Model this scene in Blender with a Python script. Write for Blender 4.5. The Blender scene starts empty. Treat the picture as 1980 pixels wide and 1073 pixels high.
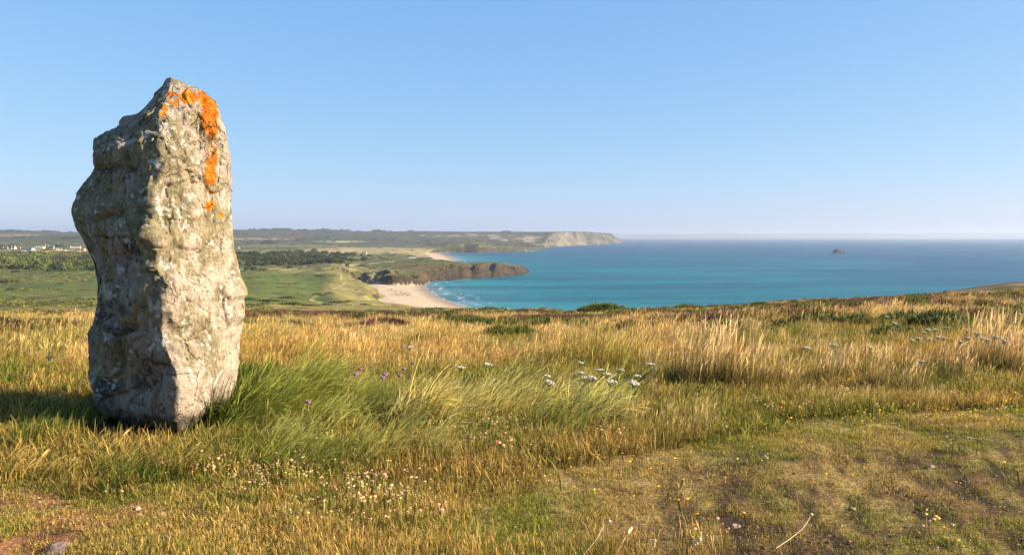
import bpy, math, random
import numpy as np
from mathutils import Vector, Matrix

R = math.radians
random.seed(7)
rng = np.random.default_rng(11)
sc = bpy.context.scene
C = sc.collection

# ------------------------------------------------------------------ camera, sky, sun, exposure
EYE = 57.0                       # metres above the sea
FPX = 1600.0                     # focal length in pixels of the 1980 px wide photograph
PITCH = math.atan((536.5 - 457.0) / FPX)
cd = bpy.data.cameras.new('camera')
cam = bpy.data.objects.new('camera', cd); C.objects.link(cam)
cam.location = (0, 0, EYE); cam.rotation_euler = (R(90) - PITCH, 0, 0)
cd.sensor_width = 36.0; cd.lens = 36.0 * FPX / 1980.0
cd.clip_start = 0.1; cd.clip_end = 90000
sc.camera = cam

SUN_EL, SUN_AZ = R(24), R(96)   # azimuth clockwise from +Y
world = bpy.data.worlds.new('World'); sc.world = world; world.use_nodes = True
wn = world.node_tree; wn.nodes.clear()
sky = wn.nodes.new('ShaderNodeTexSky'); sky.sky_type = 'NISHITA'
sky.sun_disc = False; sky.sun_elevation = SUN_EL; sky.sun_rotation = SUN_AZ
sky.altitude = 50; sky.air_density = 0.8; sky.dust_density = 0.6; sky.ozone_density = 6.0
bg = wn.nodes.new('ShaderNodeBackground'); bg.inputs[1].default_value = 0.077
wo = wn.nodes.new('ShaderNodeOutputWorld')
# the camera's own colour response of the clear sky (deeper blue, paler and less yellow towards the horizon)
sp = wn.nodes.new('ShaderNodeSeparateColor'); cb = wn.nodes.new('ShaderNodeCombineColor'); wn.links.new(sky.outputs[0], sp.inputs[0])
for ch, (gk, kk) in enumerate(((.74, .84), (.50, .81), (.25, .96))):
    a = wn.nodes.new('ShaderNodeMath'); a.operation = 'MULTIPLY'; a.inputs[1].default_value = .226; wn.links.new(sp.outputs[ch], a.inputs[0])
    b = wn.nodes.new('ShaderNodeMath'); b.operation = 'POWER'; b.inputs[1].default_value = gk; wn.links.new(a.outputs[0], b.inputs[0])
    c = wn.nodes.new('ShaderNodeMath'); c.operation = 'MULTIPLY'; c.inputs[1].default_value = kk / .226; wn.links.new(b.outputs[0], c.inputs[0])
    wn.links.new(c.outputs[0], cb.inputs[ch])
wn.links.new(cb.outputs[0], bg.inputs[0]); wn.links.new(bg.outputs[0], wo.inputs[0])
sl = bpy.data.lights.new('sun', 'SUN'); sun = bpy.data.objects.new('sun', sl); C.objects.link(sun)
sl.energy = 5.0; sl.angle = R(0.5); sl.color = (1.0, 0.86, 0.66)
SUN = Vector((math.cos(SUN_EL) * math.sin(SUN_AZ), math.cos(SUN_EL) * math.cos(SUN_AZ), math.sin(SUN_EL)))
sun.rotation_euler = SUN.to_track_quat('Z', 'Y').to_euler(); sun.location = SUN * 300 + Vector((0, 0, EYE))
sc.view_settings.view_transform = 'Standard'; sc.view_settings.look = 'None'
sc.view_settings.exposure = 1.5; sc.view_settings.gamma = 1.0
sc.view_settings.use_curve_mapping = False
sc.cycles.max_bounces = 5; sc.cycles.diffuse_bounces = 2; sc.cycles.transmission_bounces = 3
sc.cycles.volume_bounces = 0; sc.cycles.transparent_max_bounces = 6

# ------------------------------------------------------------------ numpy noise
def _hash(ix, iy, iz, seed):
    h = (ix.astype(np.int64) * 374761393 + iy.astype(np.int64) * 668265263 + iz.astype(np.int64) * 2147483647 + seed * 144665) & 0xFFFFFFFF
    h = ((h ^ (h >> 13)) * 1274126177) & 0xFFFFFFFF
    h = ((h ^ (h >> 16)) * 2246822519) & 0xFFFFFFFF
    return (h ^ (h >> 15)) & 0xFFFFFFFF

def vnoise(x, y, z=None, seed=0):
    """smooth value noise, about -1..1"""
    x = np.asarray(x, float); y = np.asarray(y, float)
    z = np.zeros_like(x) if z is None else np.asarray(z, float)
    ix, iy, iz = np.floor(x), np.floor(y), np.floor(z)
    fx, fy, fz = x - ix, y - iy, z - iz
    fx = fx * fx * fx * (fx * (fx * 6 - 15) + 10); fy = fy * fy * fy * (fy * (fy * 6 - 15) + 10); fz = fz * fz * (3 - 2 * fz)
    flat = not np.any(z)
    def v(a, b, c): return _hash(ix + a, iy + b, iz + c, seed) / 2147483647.5 - 1.0
    def plane(c):
        a = v(0, 0, c) * (1 - fx) + v(1, 0, c) * fx
        b = v(0, 1, c) * (1 - fx) + v(1, 1, c) * fx
        return a * (1 - fy) + b * fy
    if flat: return plane(0)
    return plane(0) * (1 - fz) + plane(1) * fz

def fbm(x, y, z=None, oct=4, seed=0, gain=0.5):
    s = 0; a = 1.0; t = 0
    for o in range(oct):
        s = s + a * vnoise(x * 2.03 ** o + 17.3 * o, y * 2.03 ** o - 9.1 * o, None if z is None else z * 2.03 ** o + 3.7 * o, seed + o * 13)
        t += a; a *= gain
    return s / t * 1.5

def ridged(x, y, z=None, oct=4, seed=0):
    s = 0; a = 1.0; t = 0
    for o in range(oct):
        s = s + a * (1 - 2 * np.abs(vnoise(x * 2.1 ** o, y * 2.1 ** o, None if z is None else z * 2.1 ** o, seed + o * 7)))
        t += a; a *= 0.5
    return s / t

def worley(x, y, z, seed=0):
    """distance to nearest cell point, second nearest, and a random value per cell"""
    ix, iy, iz = np.floor(x), np.floor(y), np.floor(z)
    d1 = np.full(x.shape, 9.0); d2 = np.full(x.shape, 9.0); r = np.zeros(x.shape)
    for a in (-1, 0, 1):
        for b in (-1, 0, 1):
            for c in (-1, 0, 1):
                X, Y, Z = ix + a, iy + b, iz + c
                px = X + _hash(X, Y, Z, seed) / 4294967296.0
                py = Y + _hash(X, Y, Z, seed + 1) / 4294967296.0
                pz = Z + _hash(X, Y, Z, seed + 2) / 4294967296.0
                d = np.sqrt((px - x) ** 2 + (py - y) ** 2 + (pz - z) ** 2)
                m = d < d1
                d2 = np.where(m, d1, np.minimum(d2, d)); d1 = np.where(m, d, d1)
                r = np.where(m, _hash(X, Y, Z, seed + 3) / 4294967296.0, r)
    return d1, d2, r

def sstep(a, b, x):
    t = np.clip((x - a) / (b - a), 0, 1)
    return t * t * (3 - 2 * t)

# ------------------------------------------------------------------ object helpers
def tag(o, label=None, cat=None, group=None, kind=None):
    if label: o['label'] = label
    if cat: o['category'] = cat
    if group: o['group'] = group
    if kind: o['kind'] = kind
    return o

def link(name, me, mat=None, parent=None, loc=None):
    o = bpy.data.objects.new(name, me); C.objects.link(o)
    if mat is not None and not me.materials: me.materials.append(mat)
    if parent is not None: o.parent = parent
    if loc is not None: o.location = loc
    return o

def empty(name, loc, rz=0.0):
    o = bpy.data.objects.new(name, None); C.objects.link(o)
    o.location = loc; o.rotation_euler = (0, 0, rz); o.empty_display_size = 0.2
    return o

def np_mesh(name, verts, faces, smooth=False, attrs=None):
    """verts (N,3); faces (M,k) int array or list of such arrays"""
    if isinstance(faces, np.ndarray): faces = [faces]
    me = bpy.data.meshes.new(name)
    me.vertices.add(len(verts)); me.vertices.foreach_set('co', np.asarray(verts, np.float32).ravel())
    tot = np.concatenate([np.full(len(f), f.shape[1]) for f in faces])
    li = np.concatenate([f.ravel() for f in faces])
    me.loops.add(len(li)); me.loops.foreach_set('vertex_index', li.astype(np.int32))
    me.polygons.add(len(tot))
    st = np.concatenate([[0], np.cumsum(tot)[:-1]])
    me.polygons.foreach_set('loop_start', st.astype(np.int32))
    me.update(calc_edges=True)
    me.polygons.foreach_set('use_smooth', np.full(len(tot), bool(smooth)))
    for k, a in (attrs or {}).items():
        a = np.asarray(a)
        if a.ndim == 1:
            at = me.attributes.new(k, 'FLOAT', 'POINT'); at.data.foreach_set('value', a.astype(np.float32))
        else:
            at = me.attributes.new(k, 'FLOAT_COLOR', 'POINT')
            c = np.ones((len(a), 4), np.float32); c[:, :3] = a[:, :3]
            at.data.foreach_set('color', c.ravel())
    me.validate()
    return me

# ------------------------------------------------------------------ pixels of the photograph <-> the place
def ray(u, v):
    cx = (np.asarray(u, float) - 990) / FPX; cy = (536.5 - np.asarray(v, float)) / FPX
    return cx, math.cos(PITCH) + cy * math.sin(PITCH), -math.sin(PITCH) + cy * math.cos(PITCH)

def on_z(u, v, z=0.0):
    dx, dy, dz = ray(u, v); k = (z - EYE) / dz
    return float(dx * k), float(dy * k)

def on_y(u, v, Y):
    dx, dy, dz = ray(u, v); k = Y / dy
    return dx * k, EYE + dz * k

def proj(x, y, z):
    y = np.maximum(y, 0.3); dz = z - EYE
    f = y * math.cos(PITCH) - dz * math.sin(PITCH); up = y * math.sin(PITCH) + dz * math.cos(PITCH)
    f = np.maximum(f, 0.2)
    return 990 + FPX * x / f, 536.5 - FPX * up / f

# ------------------------------------------------------------------ terrain height
def V(u, v, y):                  # height seen at row v at distance y
    return EYE - (v - 457.0) / FPX * y

COLS = {
 -1500: [(0,55.4),(9,55.4),(15,55.1),(25,54.2),(40,52.6),(70,49.6),(110,46),(200,40),(300,33),(420,27),(600,23),(900,20),(1300,21),(1900,24),(3000,36),(4300,66),(5200,100),(7000,100),(9500,90)],
 0:    [(0,55.4),(9,55.4),(15,55.1),(25,54.25),(40,52.95),(70,50.4),(110,47),(200,V(0,598,200)),(300,V(0,589,300)),(420,V(0,574,420)),(600,V(0,552,600)),(900,V(0,528,900)),(1300,V(0,506,1300)),(1900,V(0,488,1900)),(3000,V(0,471,3000)),(4300,V(0,457,4300)),(5200,V(0,449,5200)),(7000,88),(9500,70)],
 200:  [(0,55.4),(9,55.4),(15,55.1),(25,54.25),(40,52.95),(70,50.4),(110,47),(200,V(0,598,200)),(300,V(0,590,300)),(420,V(0,577,420)),(600,V(0,554,600)),(900,V(0,530,900)),(1300,V(0,508,1300)),(1900,V(0,487,1900)),(3000,V(0,472,3000)),(4300,V(0,457,4300)),(5200,V(0,450,5200)),(7000,84),(9500,70)],
 460:  [(0,55.4),(9,55.4),(15,55.1),(25,54.25),(40,52.95),(70,50.4),(110,46.9),(200,V(0,601,200)),(300,V(0,596,300)),(420,V(0,584,420)),(600,V(0,563,600)),(900,V(0,534,900)),(1200,V(0,517,1200)),(1500,V(0,499,1500)),(2200,V(0,488,2200)),(3000,V(0,477,3000)),(4300,V(0,460,4300)),(5200,V(0,444,5200)),(7000,88),(9500,70)],
 560:  [(0,55.4),(9,55.4),(15,55.1),(25,54.25),(40,52.95),(70,50.4),(110,46.9),(200,V(0,602,200)),(300,V(0,598,300)),(420,V(0,590,420)),(600,V(0,569,600)),(800,V(0,545,800)),(1000,V(0,525,1000)),(1300,V(0,509,1300)),(1600,V(0,498,1600)),(2200,V(0,488,2200)),(3000,V(0,477,3000)),(4300,V(0,460,4300)),(5200,V(0,444,5200)),(7000,86),(9500,70)],
 640:  [(0,55.4),(9,55.4),(15,55.1),(25,54.25),(40,52.95),(70,50.4),(110,46.8),(200,V(0,603,200)),(350,V(0,599,350)),(500,V(0,589,500)),(650,V(0,568,650)),(800,V(0,546,800)),(950,V(0,523,950)),(1080,V(0,509,1080)),(1150,V(0,509,1150)),(1400,V(0,506,1400)),(2000,V(0,492,2000)),(3000,V(0,478,3000)),(4300,V(0,460,4300)),(5200,V(0,444,5200)),(7000,84),(9500,70)],
 700:  [(0,55.4),(9,55.4),(15,55.1),(25,54.25),(40,52.95),(70,50.4),(110,46.8),(200,V(0,603,200)),(350,V(0,600,350)),(500,V(0,594,500)),(600,V(0,586,600)),(700,V(0,568,700)),(800,V(0,553,800)),(900,V(0,540,900)),(1000,V(0,531,1000)),(1150,V(0,519,1150)),(1300,V(0,513,1300)),(1600,V(0,506,1600)),(2000,V(0,496,2000)),(2600,V(0,487,2600)),(3200,V(0,478,3200)),(4300,V(0,460,4300)),(5200,V(0,447,5200)),(7000,84),(9500,70)],
 760:  [(0,55.4),(9,55.4),(15,55.1),(25,54.25),(40,52.95),(70,50.4),(110,46.8),(200,V(0,603,200)),(350,V(0,601,350)),(500,V(0,597,500)),(600,V(0,590,600)),(700,V(0,572,700)),(1000,V(0,524,1000)),(1150,V(0,516,1150)),(1300,V(0,511,1300)),(1500,V(0,506,1500)),(1800,V(0,500,1800)),(2200,V(0,494,2200)),(2700,V(0,484,2700)),(3300,V(0,475,3300)),(4300,V(0,460,4300)),(5200,V(0,447,5200)),(7000,84),(9500,70)],
 830:  [(0,55.4),(9,55.4),(15,55.1),(25,54.25),(40,52.95),(70,50.4),(110,46.8),(200,V(0,603,200)),(350,V(0,601,350)),(500,V(0,598,500)),(600,V(0,594,600)),(700,4),(1000,12),(1100,V(0,516,1100)),(1300,V(0,513,1300)),(1500,V(0,506,1500)),(1800,V(0,503,1800)),(2300,V(0,495,2300)),(2700,V(0,487,2700)),(2900,V(0,477,2900)),(3300,V(0,473,3300)),(4300,V(0,461,4300)),(5200,V(0,447,5200)),(7000,84),(9500,70)],
 900:  [(0,55.4),(9,55.4),(15,55.1),(25,54.25),(40,52.95),(70,50.4),(110,46.8),(200,V(0,603,200)),(350,V(0,602,350)),(500,V(0,600,500)),(600,V(0,596,600)),(700,4),(1000,13),(1150,V(0,512,1150)),(1300,V(0,514,1300)),(1500,8),(2000,5),(2600,12),(2900,V(0,472,2900)),(3100,V(0,468,3100)),(3600,V(0,468,3600)),(4300,V(0,461,4300)),(5200,V(0,448,5200)),(7000,84),(9500,70)],
 960:  [(0,55.4),(9,55.4),(15,55.1),(25,54.2),(40,52.9),(70,50.3),(110,46.9),(160,V(0,601,160)),(300,V(0,600,300)),(500,V(0,601,500)),(1150,13),(1200,V(0,513,1200)),(1300,12),(2900,18),(3150,V(0,474,3150)),(3600,V(0,474,3600)),(4300,V(0,464,4300)),(5000,V(0,448,5000)),(7000,84),(9500,70)],
 1000: [(0,55.4),(9,55.4),(15,55.1),(25,54.2),(40,52.9),(70,50.3),(110,47.2),(150,V(0,600,150)),(250,V(0,603,250)),(500,12),(1200,12),(1260,V(0,517,1260)),(1350,9),(2900,15),(3250,V(0,476,3250)),(3700,V(0,477,3700)),(4300,V(0,468,4300)),(5000,V(0,448,5000)),(7000,84),(9500,70)],
 1040: [(0,55.4),(9,55.4),(15,55.1),(25,54.2),(40,52.9),(70,50.3),(110,47.4),(150,V(0,604,150)),(250,32),(500,8),(1290,12),(3400,V(0,479,3400)),(4300,V(0,470,4300)),(5000,V(0,448,5000)),(7000,84),(9500,70)],
 1100: [(0,55.4),(9,55.4),(15,55.1),(25,54.2),(40,52.8),(70,50.2),(105,47.3),(130,44.5),(250,30),(500,5),(5000,V(0,447,5000)),(7000,88),(9500,70)],
 1300: [(0,55.4),(9,55.4),(15,55.15),(25,54.3),(40,53.0),(70,50.6),(105,47.9),(130,45),(250,30),(500,5),(5000,V(0,448,5000)),(7000,85),(9500,70)],
 1600: [(0,55.4),(9,55.4),(15,55.3),(25,54.6),(40,53.5),(70,51.35),(105,48.86),(130,46),(200,39),(270,32),(500,5),(9500,40)],
 1800: [(0,55.4),(9,55.4),(15,55.35),(25,54.72),(40,53.75),(70,51.85),(105,49.5),(140,46),(200,39),(270,36.2),(300,35),(340,34),(400,31),(9500,30)],
 1980: [(0,55.4),(9,55.4),(15,55.4),(25,54.84),(40,54.05),(70,52.3),(105,50.2),(140,47),(200,42),(270,39),(300,39.4),(340,38.2),(400,35),(9500,30)],
 3500: [(0,55.4),(9,55.4),(15,55.5),(25,55.4),(40,54.8),(70,53.6),(105,52),(140,50),(200,48),(270,47.5),(330,46),(400,40),(9500,30)],
}
_cu = np.array(sorted(COLS)); _yl = np.log(np.linspace(0, 1, 2) + 1)
_YS = np.concatenate([np.linspace(0, 60, 90), np.exp(np.linspace(math.log(61), math.log(9500), 420))])
_TAB = np.array([np.interp(_YS, [p[0] for p in COLS[k]], [p[1] for p in COLS[k]]) for k in _cu])
# smooth along the distance a little
for _ in range(3): _TAB[:, 1:-1] = (_TAB[:, :-2] + 2 * _TAB[:, 1:-1] + _TAB[:, 2:]) / 4

def table(x, y):
    yy = np.maximum(y, 0.0)
    u = 990 + FPX * x / (np.maximum(yy, 0) + 3.0)
    yi = np.interp(yy, _YS, np.arange(len(_YS)))
    a = np.minimum(yi.astype(int), len(_YS) - 2); fa = yi - a
    ui = np.interp(u, _cu, np.arange(len(_cu)))
    b = np.minimum(ui.astype(int), len(_cu) - 2); fb = ui - b
    fb = fb * fb * (3 - 2 * fb)
    z0 = _TAB[b, a] * (1 - fa) + _TAB[b, a + 1] * fa
    z1 = _TAB[b + 1, a] * (1 - fa) + _TAB[b + 1, a + 1] * fa
    return z0 * (1 - fb) + z1 * fb

# edge of the high ground: (x, y, slope of the face that starts here)
UP = [(520,-200,.8),(380,150,.8),(330,360,.8),(250,420,.9),(164,350,2.2),(145,300,2.4),(128,262,1.4),(100,245,.6),(50,300,.55),(0,400,.5),(-14,500,.4),
      (-18,585,.35),(-60,604,.4),(-100,640,.4),(-108,690,.5),(-110,740,.5),(-135,855,.45),(-172,975,.4),(-196,1040,.5),
      (-181,1004,1.2),(-161,957,1.6)]
def _p(u, v, s, z=0.0):
    x, y = on_z(u, v, z); return (x, y, s)
UP += [_p(760,551.5,1.6,2), _p(818,550.5,1.6,1), _p(826,545,1.6), _p(870,542.3,1.6), _p(930,538.8,1.6), _p(985,534,1.5), _p(1014,530.5,.7), _p(1029,527.4,.4),
       (30,1345,.6),(0,1430,.8),(-60,1500,.8),(-112,1640,.5),(-150,1800,.25),(-190,2000,.2),(-232,2300,.2),(-268,2600,.4),(-240,2770,1.0),
       _p(870,489.4,1.2), _p(930,488.8,1.2), _p(1000,487.2,1.0), _p(1030,485.5,.7), _p(1046,483.2,.5), (140,3650,.8), (90,3900,.9), _p(1060,478.3,.9),
       _p(1100,476,.9), _p(1150,473.5,.8), _p(1172,472.4,.6), _p(1192,471,.5), (1000,7400,.7), (800,9800,1), (-9900,9800,1), (-9900,-200,1)]
BEACH1 = [(-14,560),_p(935,599,0)[:2],_p(915,595.5,0)[:2],_p(893,591,0)[:2],_p(868,583,0)[:2],_p(845,573,0)[:2],_p(829,562,0)[:2],_p(820,551,0)[:2],_p(823,547,0)[:2],
          (-140,1030),(-210,1060),(-200,900),(-150,700),(-120,560)]
BEACH2 = [_p(887,508.5,0)[:2],_p(884,503,0)[:2],_p(873,497,0)[:2],_p(856,491.5,0)[:2],_p(848,490,0)[:2],(-330,2650),(-300,2200),(-230,1750)]

def seg_dist(x, y, poly, slopes=None, closed=True):
    n = len(poly); best = np.full(x.shape, 1e9); inside = np.zeros(x.shape, bool)
    for i in range(n):
        ax, ay = poly[i][0], poly[i][1]; bx, by = poly[(i + 1) % n][0], poly[(i + 1) % n][1]
        dx, dy = bx - ax, by - ay; L2 = dx * dx + dy * dy + 1e-9
        t = np.clip(((x - ax) * dx + (y - ay) * dy) / L2, 0, 1)
        d = np.hypot(x - ax - t * dx, y - ay - t * dy)
        if slopes is not None:
            s1, s2 = slopes[i], slopes[(i + 1) % n]
            d = d * (s1 + (s2 - s1) * t)
        best = np.minimum(best, d)
        cond = ((ay > y) != (by > y))
        with np.errstate(divide='ignore', invalid='ignore'):
            xi = (bx - ax) * (y - ay) / (by - ay if abs(by - ay) > 1e-9 else 1e-9) + ax
        inside ^= cond & (x < xi)
    return np.where(inside, best, -best)

def terrain(x, y):
    """height; also a beach value (0..1) and the height of the plain upper land"""
    x = np.asarray(x, float); y = np.asarray(y, float); shp = x.shape; x = x.ravel(); y = y.ravel()
    H = table(x, y)
    k = sstep(150, 400, y)
    # hummocks and folds of the valley, rising with distance
    H = H + k * (fbm(x / 95, y / 120, oct=4, seed=3) * 2.0 + fbm(x / 30, y / 42, oct=3, seed=5) * 0.8)
    H = H + sstep(1500, 3000, y) * fbm(x / 420, y / 600, oct=4, seed=8) * 3.5 * (1 - sstep(4400, 5000, y) * .7)
    # folds of the dunes by the beach
    dm = np.exp(-((x + 230) / 90) ** 2 - ((y - 850) / 230) ** 2)
    H = H + dm * (ridged(x / 70 + y / 210, y / 90, oct=3, seed=21) * 2.6)
    # near relief
    nr = 1 - sstep(60, 160, y)
    H = H + nr * (fbm(x / 7, y / 7, oct=3, seed=31) * 0.13 * sstep(7, 18, np.hypot(x, y)) + fbm(x / 0.9, y / 0.9, oct=3, seed=33) * 0.022 + fbm(x / .28, y / .32, oct=3, seed=35) * .016 * sstep(13, 9, y))
    uu = 990 + FPX * x / np.maximum(y, 1)
    notch = (.34 * np.exp(-((uu - 911) / 6) ** 2) + .42 * np.exp(-((uu - 949) / 6) ** 2) + .15 * np.exp(-((uu - 868) / 5) ** 2)) * sstep(990, 1040, y) * sstep(1420, 1330, y)
    H = H * (1 - notch) + sstep(.02, .3, (uu - 955) / 100) * sstep(.9, .3, (uu - 955) / 60) * sstep(1120, 1180, y) * sstep(1330, 1280, y) * 1.5
    m = y > 90
    z = H.copy(); beach = np.zeros(len(x))
    xm, ym = x[m], y[m]
    am = np.interp(ym, [0, 600, 1300, 3000, 7000], [5, 5, 8, 22, 40]); wl = np.interp(ym, [0, 1300, 3000, 7000], [28, 40, 120, 200])
    wx = xm + fbm(xm / wl, ym / wl, oct=4, seed=41) * am; wy = ym + fbm(xm / wl + 50, ym / wl, oct=4, seed=43) * am
    d = seg_dist(wx, wy, UP, [p[2] for p in UP])
    # gullies and buttresses on the rock faces
    g = ridged(xm / (wl * .55) + ym / (wl * 2.5), ym / (wl * 1.4), oct=4, seed=47)
    fine = ridged(xm / (wl * .14), ym / (wl * .3), oct=3, seed=48)
    rk = np.interp(ym, [0, 850, 960, 1400, 1500, 2700, 2850, 9000], [.15, .15, 1, 1, .1, .1, 1, 1])
    amp = np.interp(ym, [0, 1300, 3000, 7000], [5, 7, 10, 20])
    d = d + rk * (g * amp + fine * amp * .3) * sstep(-1, amp * 1.5, d)
    d = d - notch[m] * 22 * sstep(0, 6, d)
    up = np.where(d > 0, d, d * 1.2)
    Hm = H[m]
    # soft roll-over at the cliff edge
    kk = np.maximum(1.0, np.minimum(6, Hm * .12))
    hh = np.clip(0.5 + 0.5 * (up - Hm) / kk, 0, 1)
    zu = up * (1 - hh) + Hm * hh - kk * hh * (1 - hh)
    b1 = seg_dist(wx * .25 + xm * .75, wy * .25 + ym * .75, BEACH1); b2 = seg_dist(xm, ym, BEACH2)
    zb = np.maximum(np.minimum(b1 * 0.045, 2.6 + np.clip((ym - 960) * .11, 0, 8)), np.minimum(b2 * 0.03, 3.0))
    zb = np.maximum(zb, -12)
    zz = np.maximum(zu, zb)
    beach[m] = ((zb > zu) & (zb > -1)).astype(float)
    z[m] = zz
    return z.reshape(shp), beach.reshape(shp)

def hit(u, v, ymin=3.0, ymax=9000.0):
    """where the line of sight through pixel (u, v) meets the ground"""
    u = np.atleast_1d(np.asarray(u, float)); v = np.atleast_1d(np.asarray(v, float))
    ys = np.exp(np.linspace(math.log(ymin), math.log(ymax), 1500))
    out = []
    for a, b in zip(u, v):
        dx, dy, dz = ray(a, b)
        X = ys * dx / dy; Z = EYE + ys * dz / dy
        T, _ = terrain(X, ys); T = np.maximum(T, 0)
        w = np.nonzero(Z < T)[0]
        i = w[0] if len(w) else len(ys) - 1
        out.append((X[i], ys[i], T[i]))
    return out[0] if len(out) == 1 else np.array(out)

def gz(x, y):
    return float(terrain(np.array([x]), np.array([y]))[0][0])

# ------------------------------------------------------------------ node helpers
def material(name):
    m = bpy.data.materials.new(name); m.use_nodes = True
    nt = m.node_tree; nt.nodes.clear()
    out = nt.nodes.new('ShaderNodeOutputMaterial')
    b = nt.nodes.new('ShaderNodeBsdfPrincipled'); nt.links.new(b.outputs[0], out.inputs[0])
    return m, nt, b, out

class N:
    """tiny node-writing helper"""
    def __init__(s, nt): s.nt = nt
    def put(s, sock, val):
        if hasattr(val, 'links') or isinstance(val, bpy.types.NodeSocket): s.nt.links.new(val, sock)
        elif isinstance(val, tuple) and len(val) == 3 and sock.type == 'RGBA': sock.default_value = (*val, 1)
        else: sock.default_value = val
    def attr(s, name, kind='GEOMETRY'):
        n = s.nt.nodes.new('ShaderNodeAttribute'); n.attribute_name = name; n.attribute_type = kind; return n
    def noise(s, scale, detail=4, rough=.6, vec=None, dist=0.0):
        n = s.nt.nodes.new('ShaderNodeTexNoise'); n.inputs['Scale'].default_value = scale
        n.inputs['Detail'].default_value = detail; n.inputs['Roughness'].default_value = rough; n.inputs['Distortion'].default_value = dist
        if vec is not None: s.nt.links.new(vec, n.inputs['Vector'])
        return n.outputs['Fac']
    def voronoi(s, scale, vec=None, feature='F1', out='Distance'):
        n = s.nt.nodes.new('ShaderNodeTexVoronoi'); n.feature = feature; n.inputs['Scale'].default_value = scale
        if vec is not None: s.nt.links.new(vec, n.inputs['Vector'])
        return n.outputs[out]
    def math(s, op, a, b=0.0, c=None, clamp=False):
        n = s.nt.nodes.new('ShaderNodeMath'); n.operation = op; n.use_clamp = clamp
        s.put(n.inputs[0], a); s.put(n.inputs[1], b)
        if c is not None: s.put(n.inputs[2], c)
        return n.outputs[0]
    def mix(s, f, a, b, mode='MIX'):
        n = s.nt.nodes.new('ShaderNodeMix'); n.data_type = 'RGBA'; n.blend_type = mode
        s.put(n.inputs[0], f); s.put(n.inputs[6], a); s.put(n.inputs[7], b); return n.outputs[2]
    def ramp(s, f, *stops):
        n = s.nt.nodes.new('ShaderNodeMapRange'); n.interpolation_type = 'SMOOTHSTEP'
        s.put(n.inputs[0], f); n.inputs[1].default_value = stops[0]; n.inputs[2].default_value = stops[1]
        n.inputs[3].default_value = stops[2] if len(stops) > 2 else 0; n.inputs[4].default_value = stops[3] if len(stops) > 3 else 1
        return n.outputs[0]
    def pos(s, sx=1, sy=1, sz=1):
        g = s.nt.nodes.new('ShaderNodeNewGeometry'); m = s.nt.nodes.new('ShaderNodeVectorMath'); m.operation = 'MULTIPLY'
        s.nt.links.new(g.outputs['Position'], m.inputs[0]); m.inputs[1].default_value = (sx, sy, sz); return m.outputs[0]
    def objpos(s, sx=1, sy=1, sz=1):
        g = s.nt.nodes.new('ShaderNodeTexCoord'); m = s.nt.nodes.new('ShaderNodeVectorMath'); m.operation = 'MULTIPLY'
        s.nt.links.new(g.outputs['Object'], m.inputs[0]); m.inputs[1].default_value = (sx, sy, sz); return m.outputs[0]
    def bump(s, h, dist, strength=1.0, normal=None):
        n = s.nt.nodes.new('ShaderNodeBump'); n.inputs['Strength'].default_value = strength; n.inputs['Distance'].default_value = dist
        s.nt.links.new(h, n.inputs['Height'])
        if normal is not None: s.nt.links.new(normal, n.inputs['Normal'])
        return n.outputs[0]

# ------------------------------------------------------------------ ground materials
def land_material(name, fine, mid, rough=.95, bumpd=0.0, bscale=1.0):
    """vertex colour broken up by world-space noise of two sizes"""
    m, nt, b, out = material(name); n = N(nt)
    col = n.attr('col').outputs['Color']
    f1 = n.ramp(n.noise(fine[0], 5, .65, n.pos()), .3, .7, 1 - fine[1], 1 + fine[1])
    f2 = n.ramp(n.noise(mid[0], 4, .6, n.pos()), .3, .7, 1 - mid[1], 1 + mid[1])
    c = n.mix(1.0, col, f1, 'MULTIPLY'); c = n.mix(1.0, c, f2, 'MULTIPLY')
    nt.links.new(c, b.inputs['Base Color']); b.inputs['Roughness'].default_value = rough
    b.inputs['Specular IOR Level'].default_value = .15
    if bumpd:
        nt.links.new(n.bump(n.noise(bscale, 6, .7, n.pos()), bumpd), b.inputs['Normal'])
    return m

M_ground = land_material('heath_soil', (38, .45), (6, .22), .95, 0.05, 22)
M_path = land_material('trampled_turf', (48, .6), (9, .3), .95, 0.07, 30)
M_hills = land_material('valley_grass', (.22, .38), (.03, .2), .95, 1.2, .12)
M_sand = land_material('sand', (.5, .06), (.05, .07), .9)
M_cliff = land_material('cliff_rock', (.35, .5), (.06, .3), .9, 2.5, .25)

# ------------------------------------------------------------------ masks of the near ground (pixel layout -> position on the ground)
_PB = np.array([(820,1120),(880,1010),(930,950),(1000,915),(1200,870),(1400,842),(1600,806),(1800,788),(1980,778),(2400,770)])
def path_mask(u, v):
    e = np.interp(u, _PB[:, 0], _PB[:, 1], left=1400)
    return sstep(-14, 14, v - e)
def dirt_left(u, v):
    return np.clip(np.maximum(1.45 - ((u - 10) / 195) ** 2 - ((v - 1012) / 68) ** 2, .72 - ((u - 260) / 260) ** 2 - ((v - 1005) / 62) ** 2), 0, 1)

def lin(c): return np.array(c, float)
OCHRE = lin((.31, .215, .08)); GREEN = lin((.075, .105, .020)); DKGREEN = lin((.035, .055, .018)); OLIVE = lin((.14, .135, .038))
HEATH = lin((.085, .070, .042)); SAND = lin((.56, .42, .27)); SOIL = lin((.30, .17, .09))

def mixc(a, b, t): return a * (1 - t[:, None]) + b * t[:, None]
def blob(u, v, cu, cv, ru, rv, soft=.5):
    return sstep(1 + soft, 1 - soft, ((u - cu) / ru) ** 2 + ((v - cv) / rv) ** 2)

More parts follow.
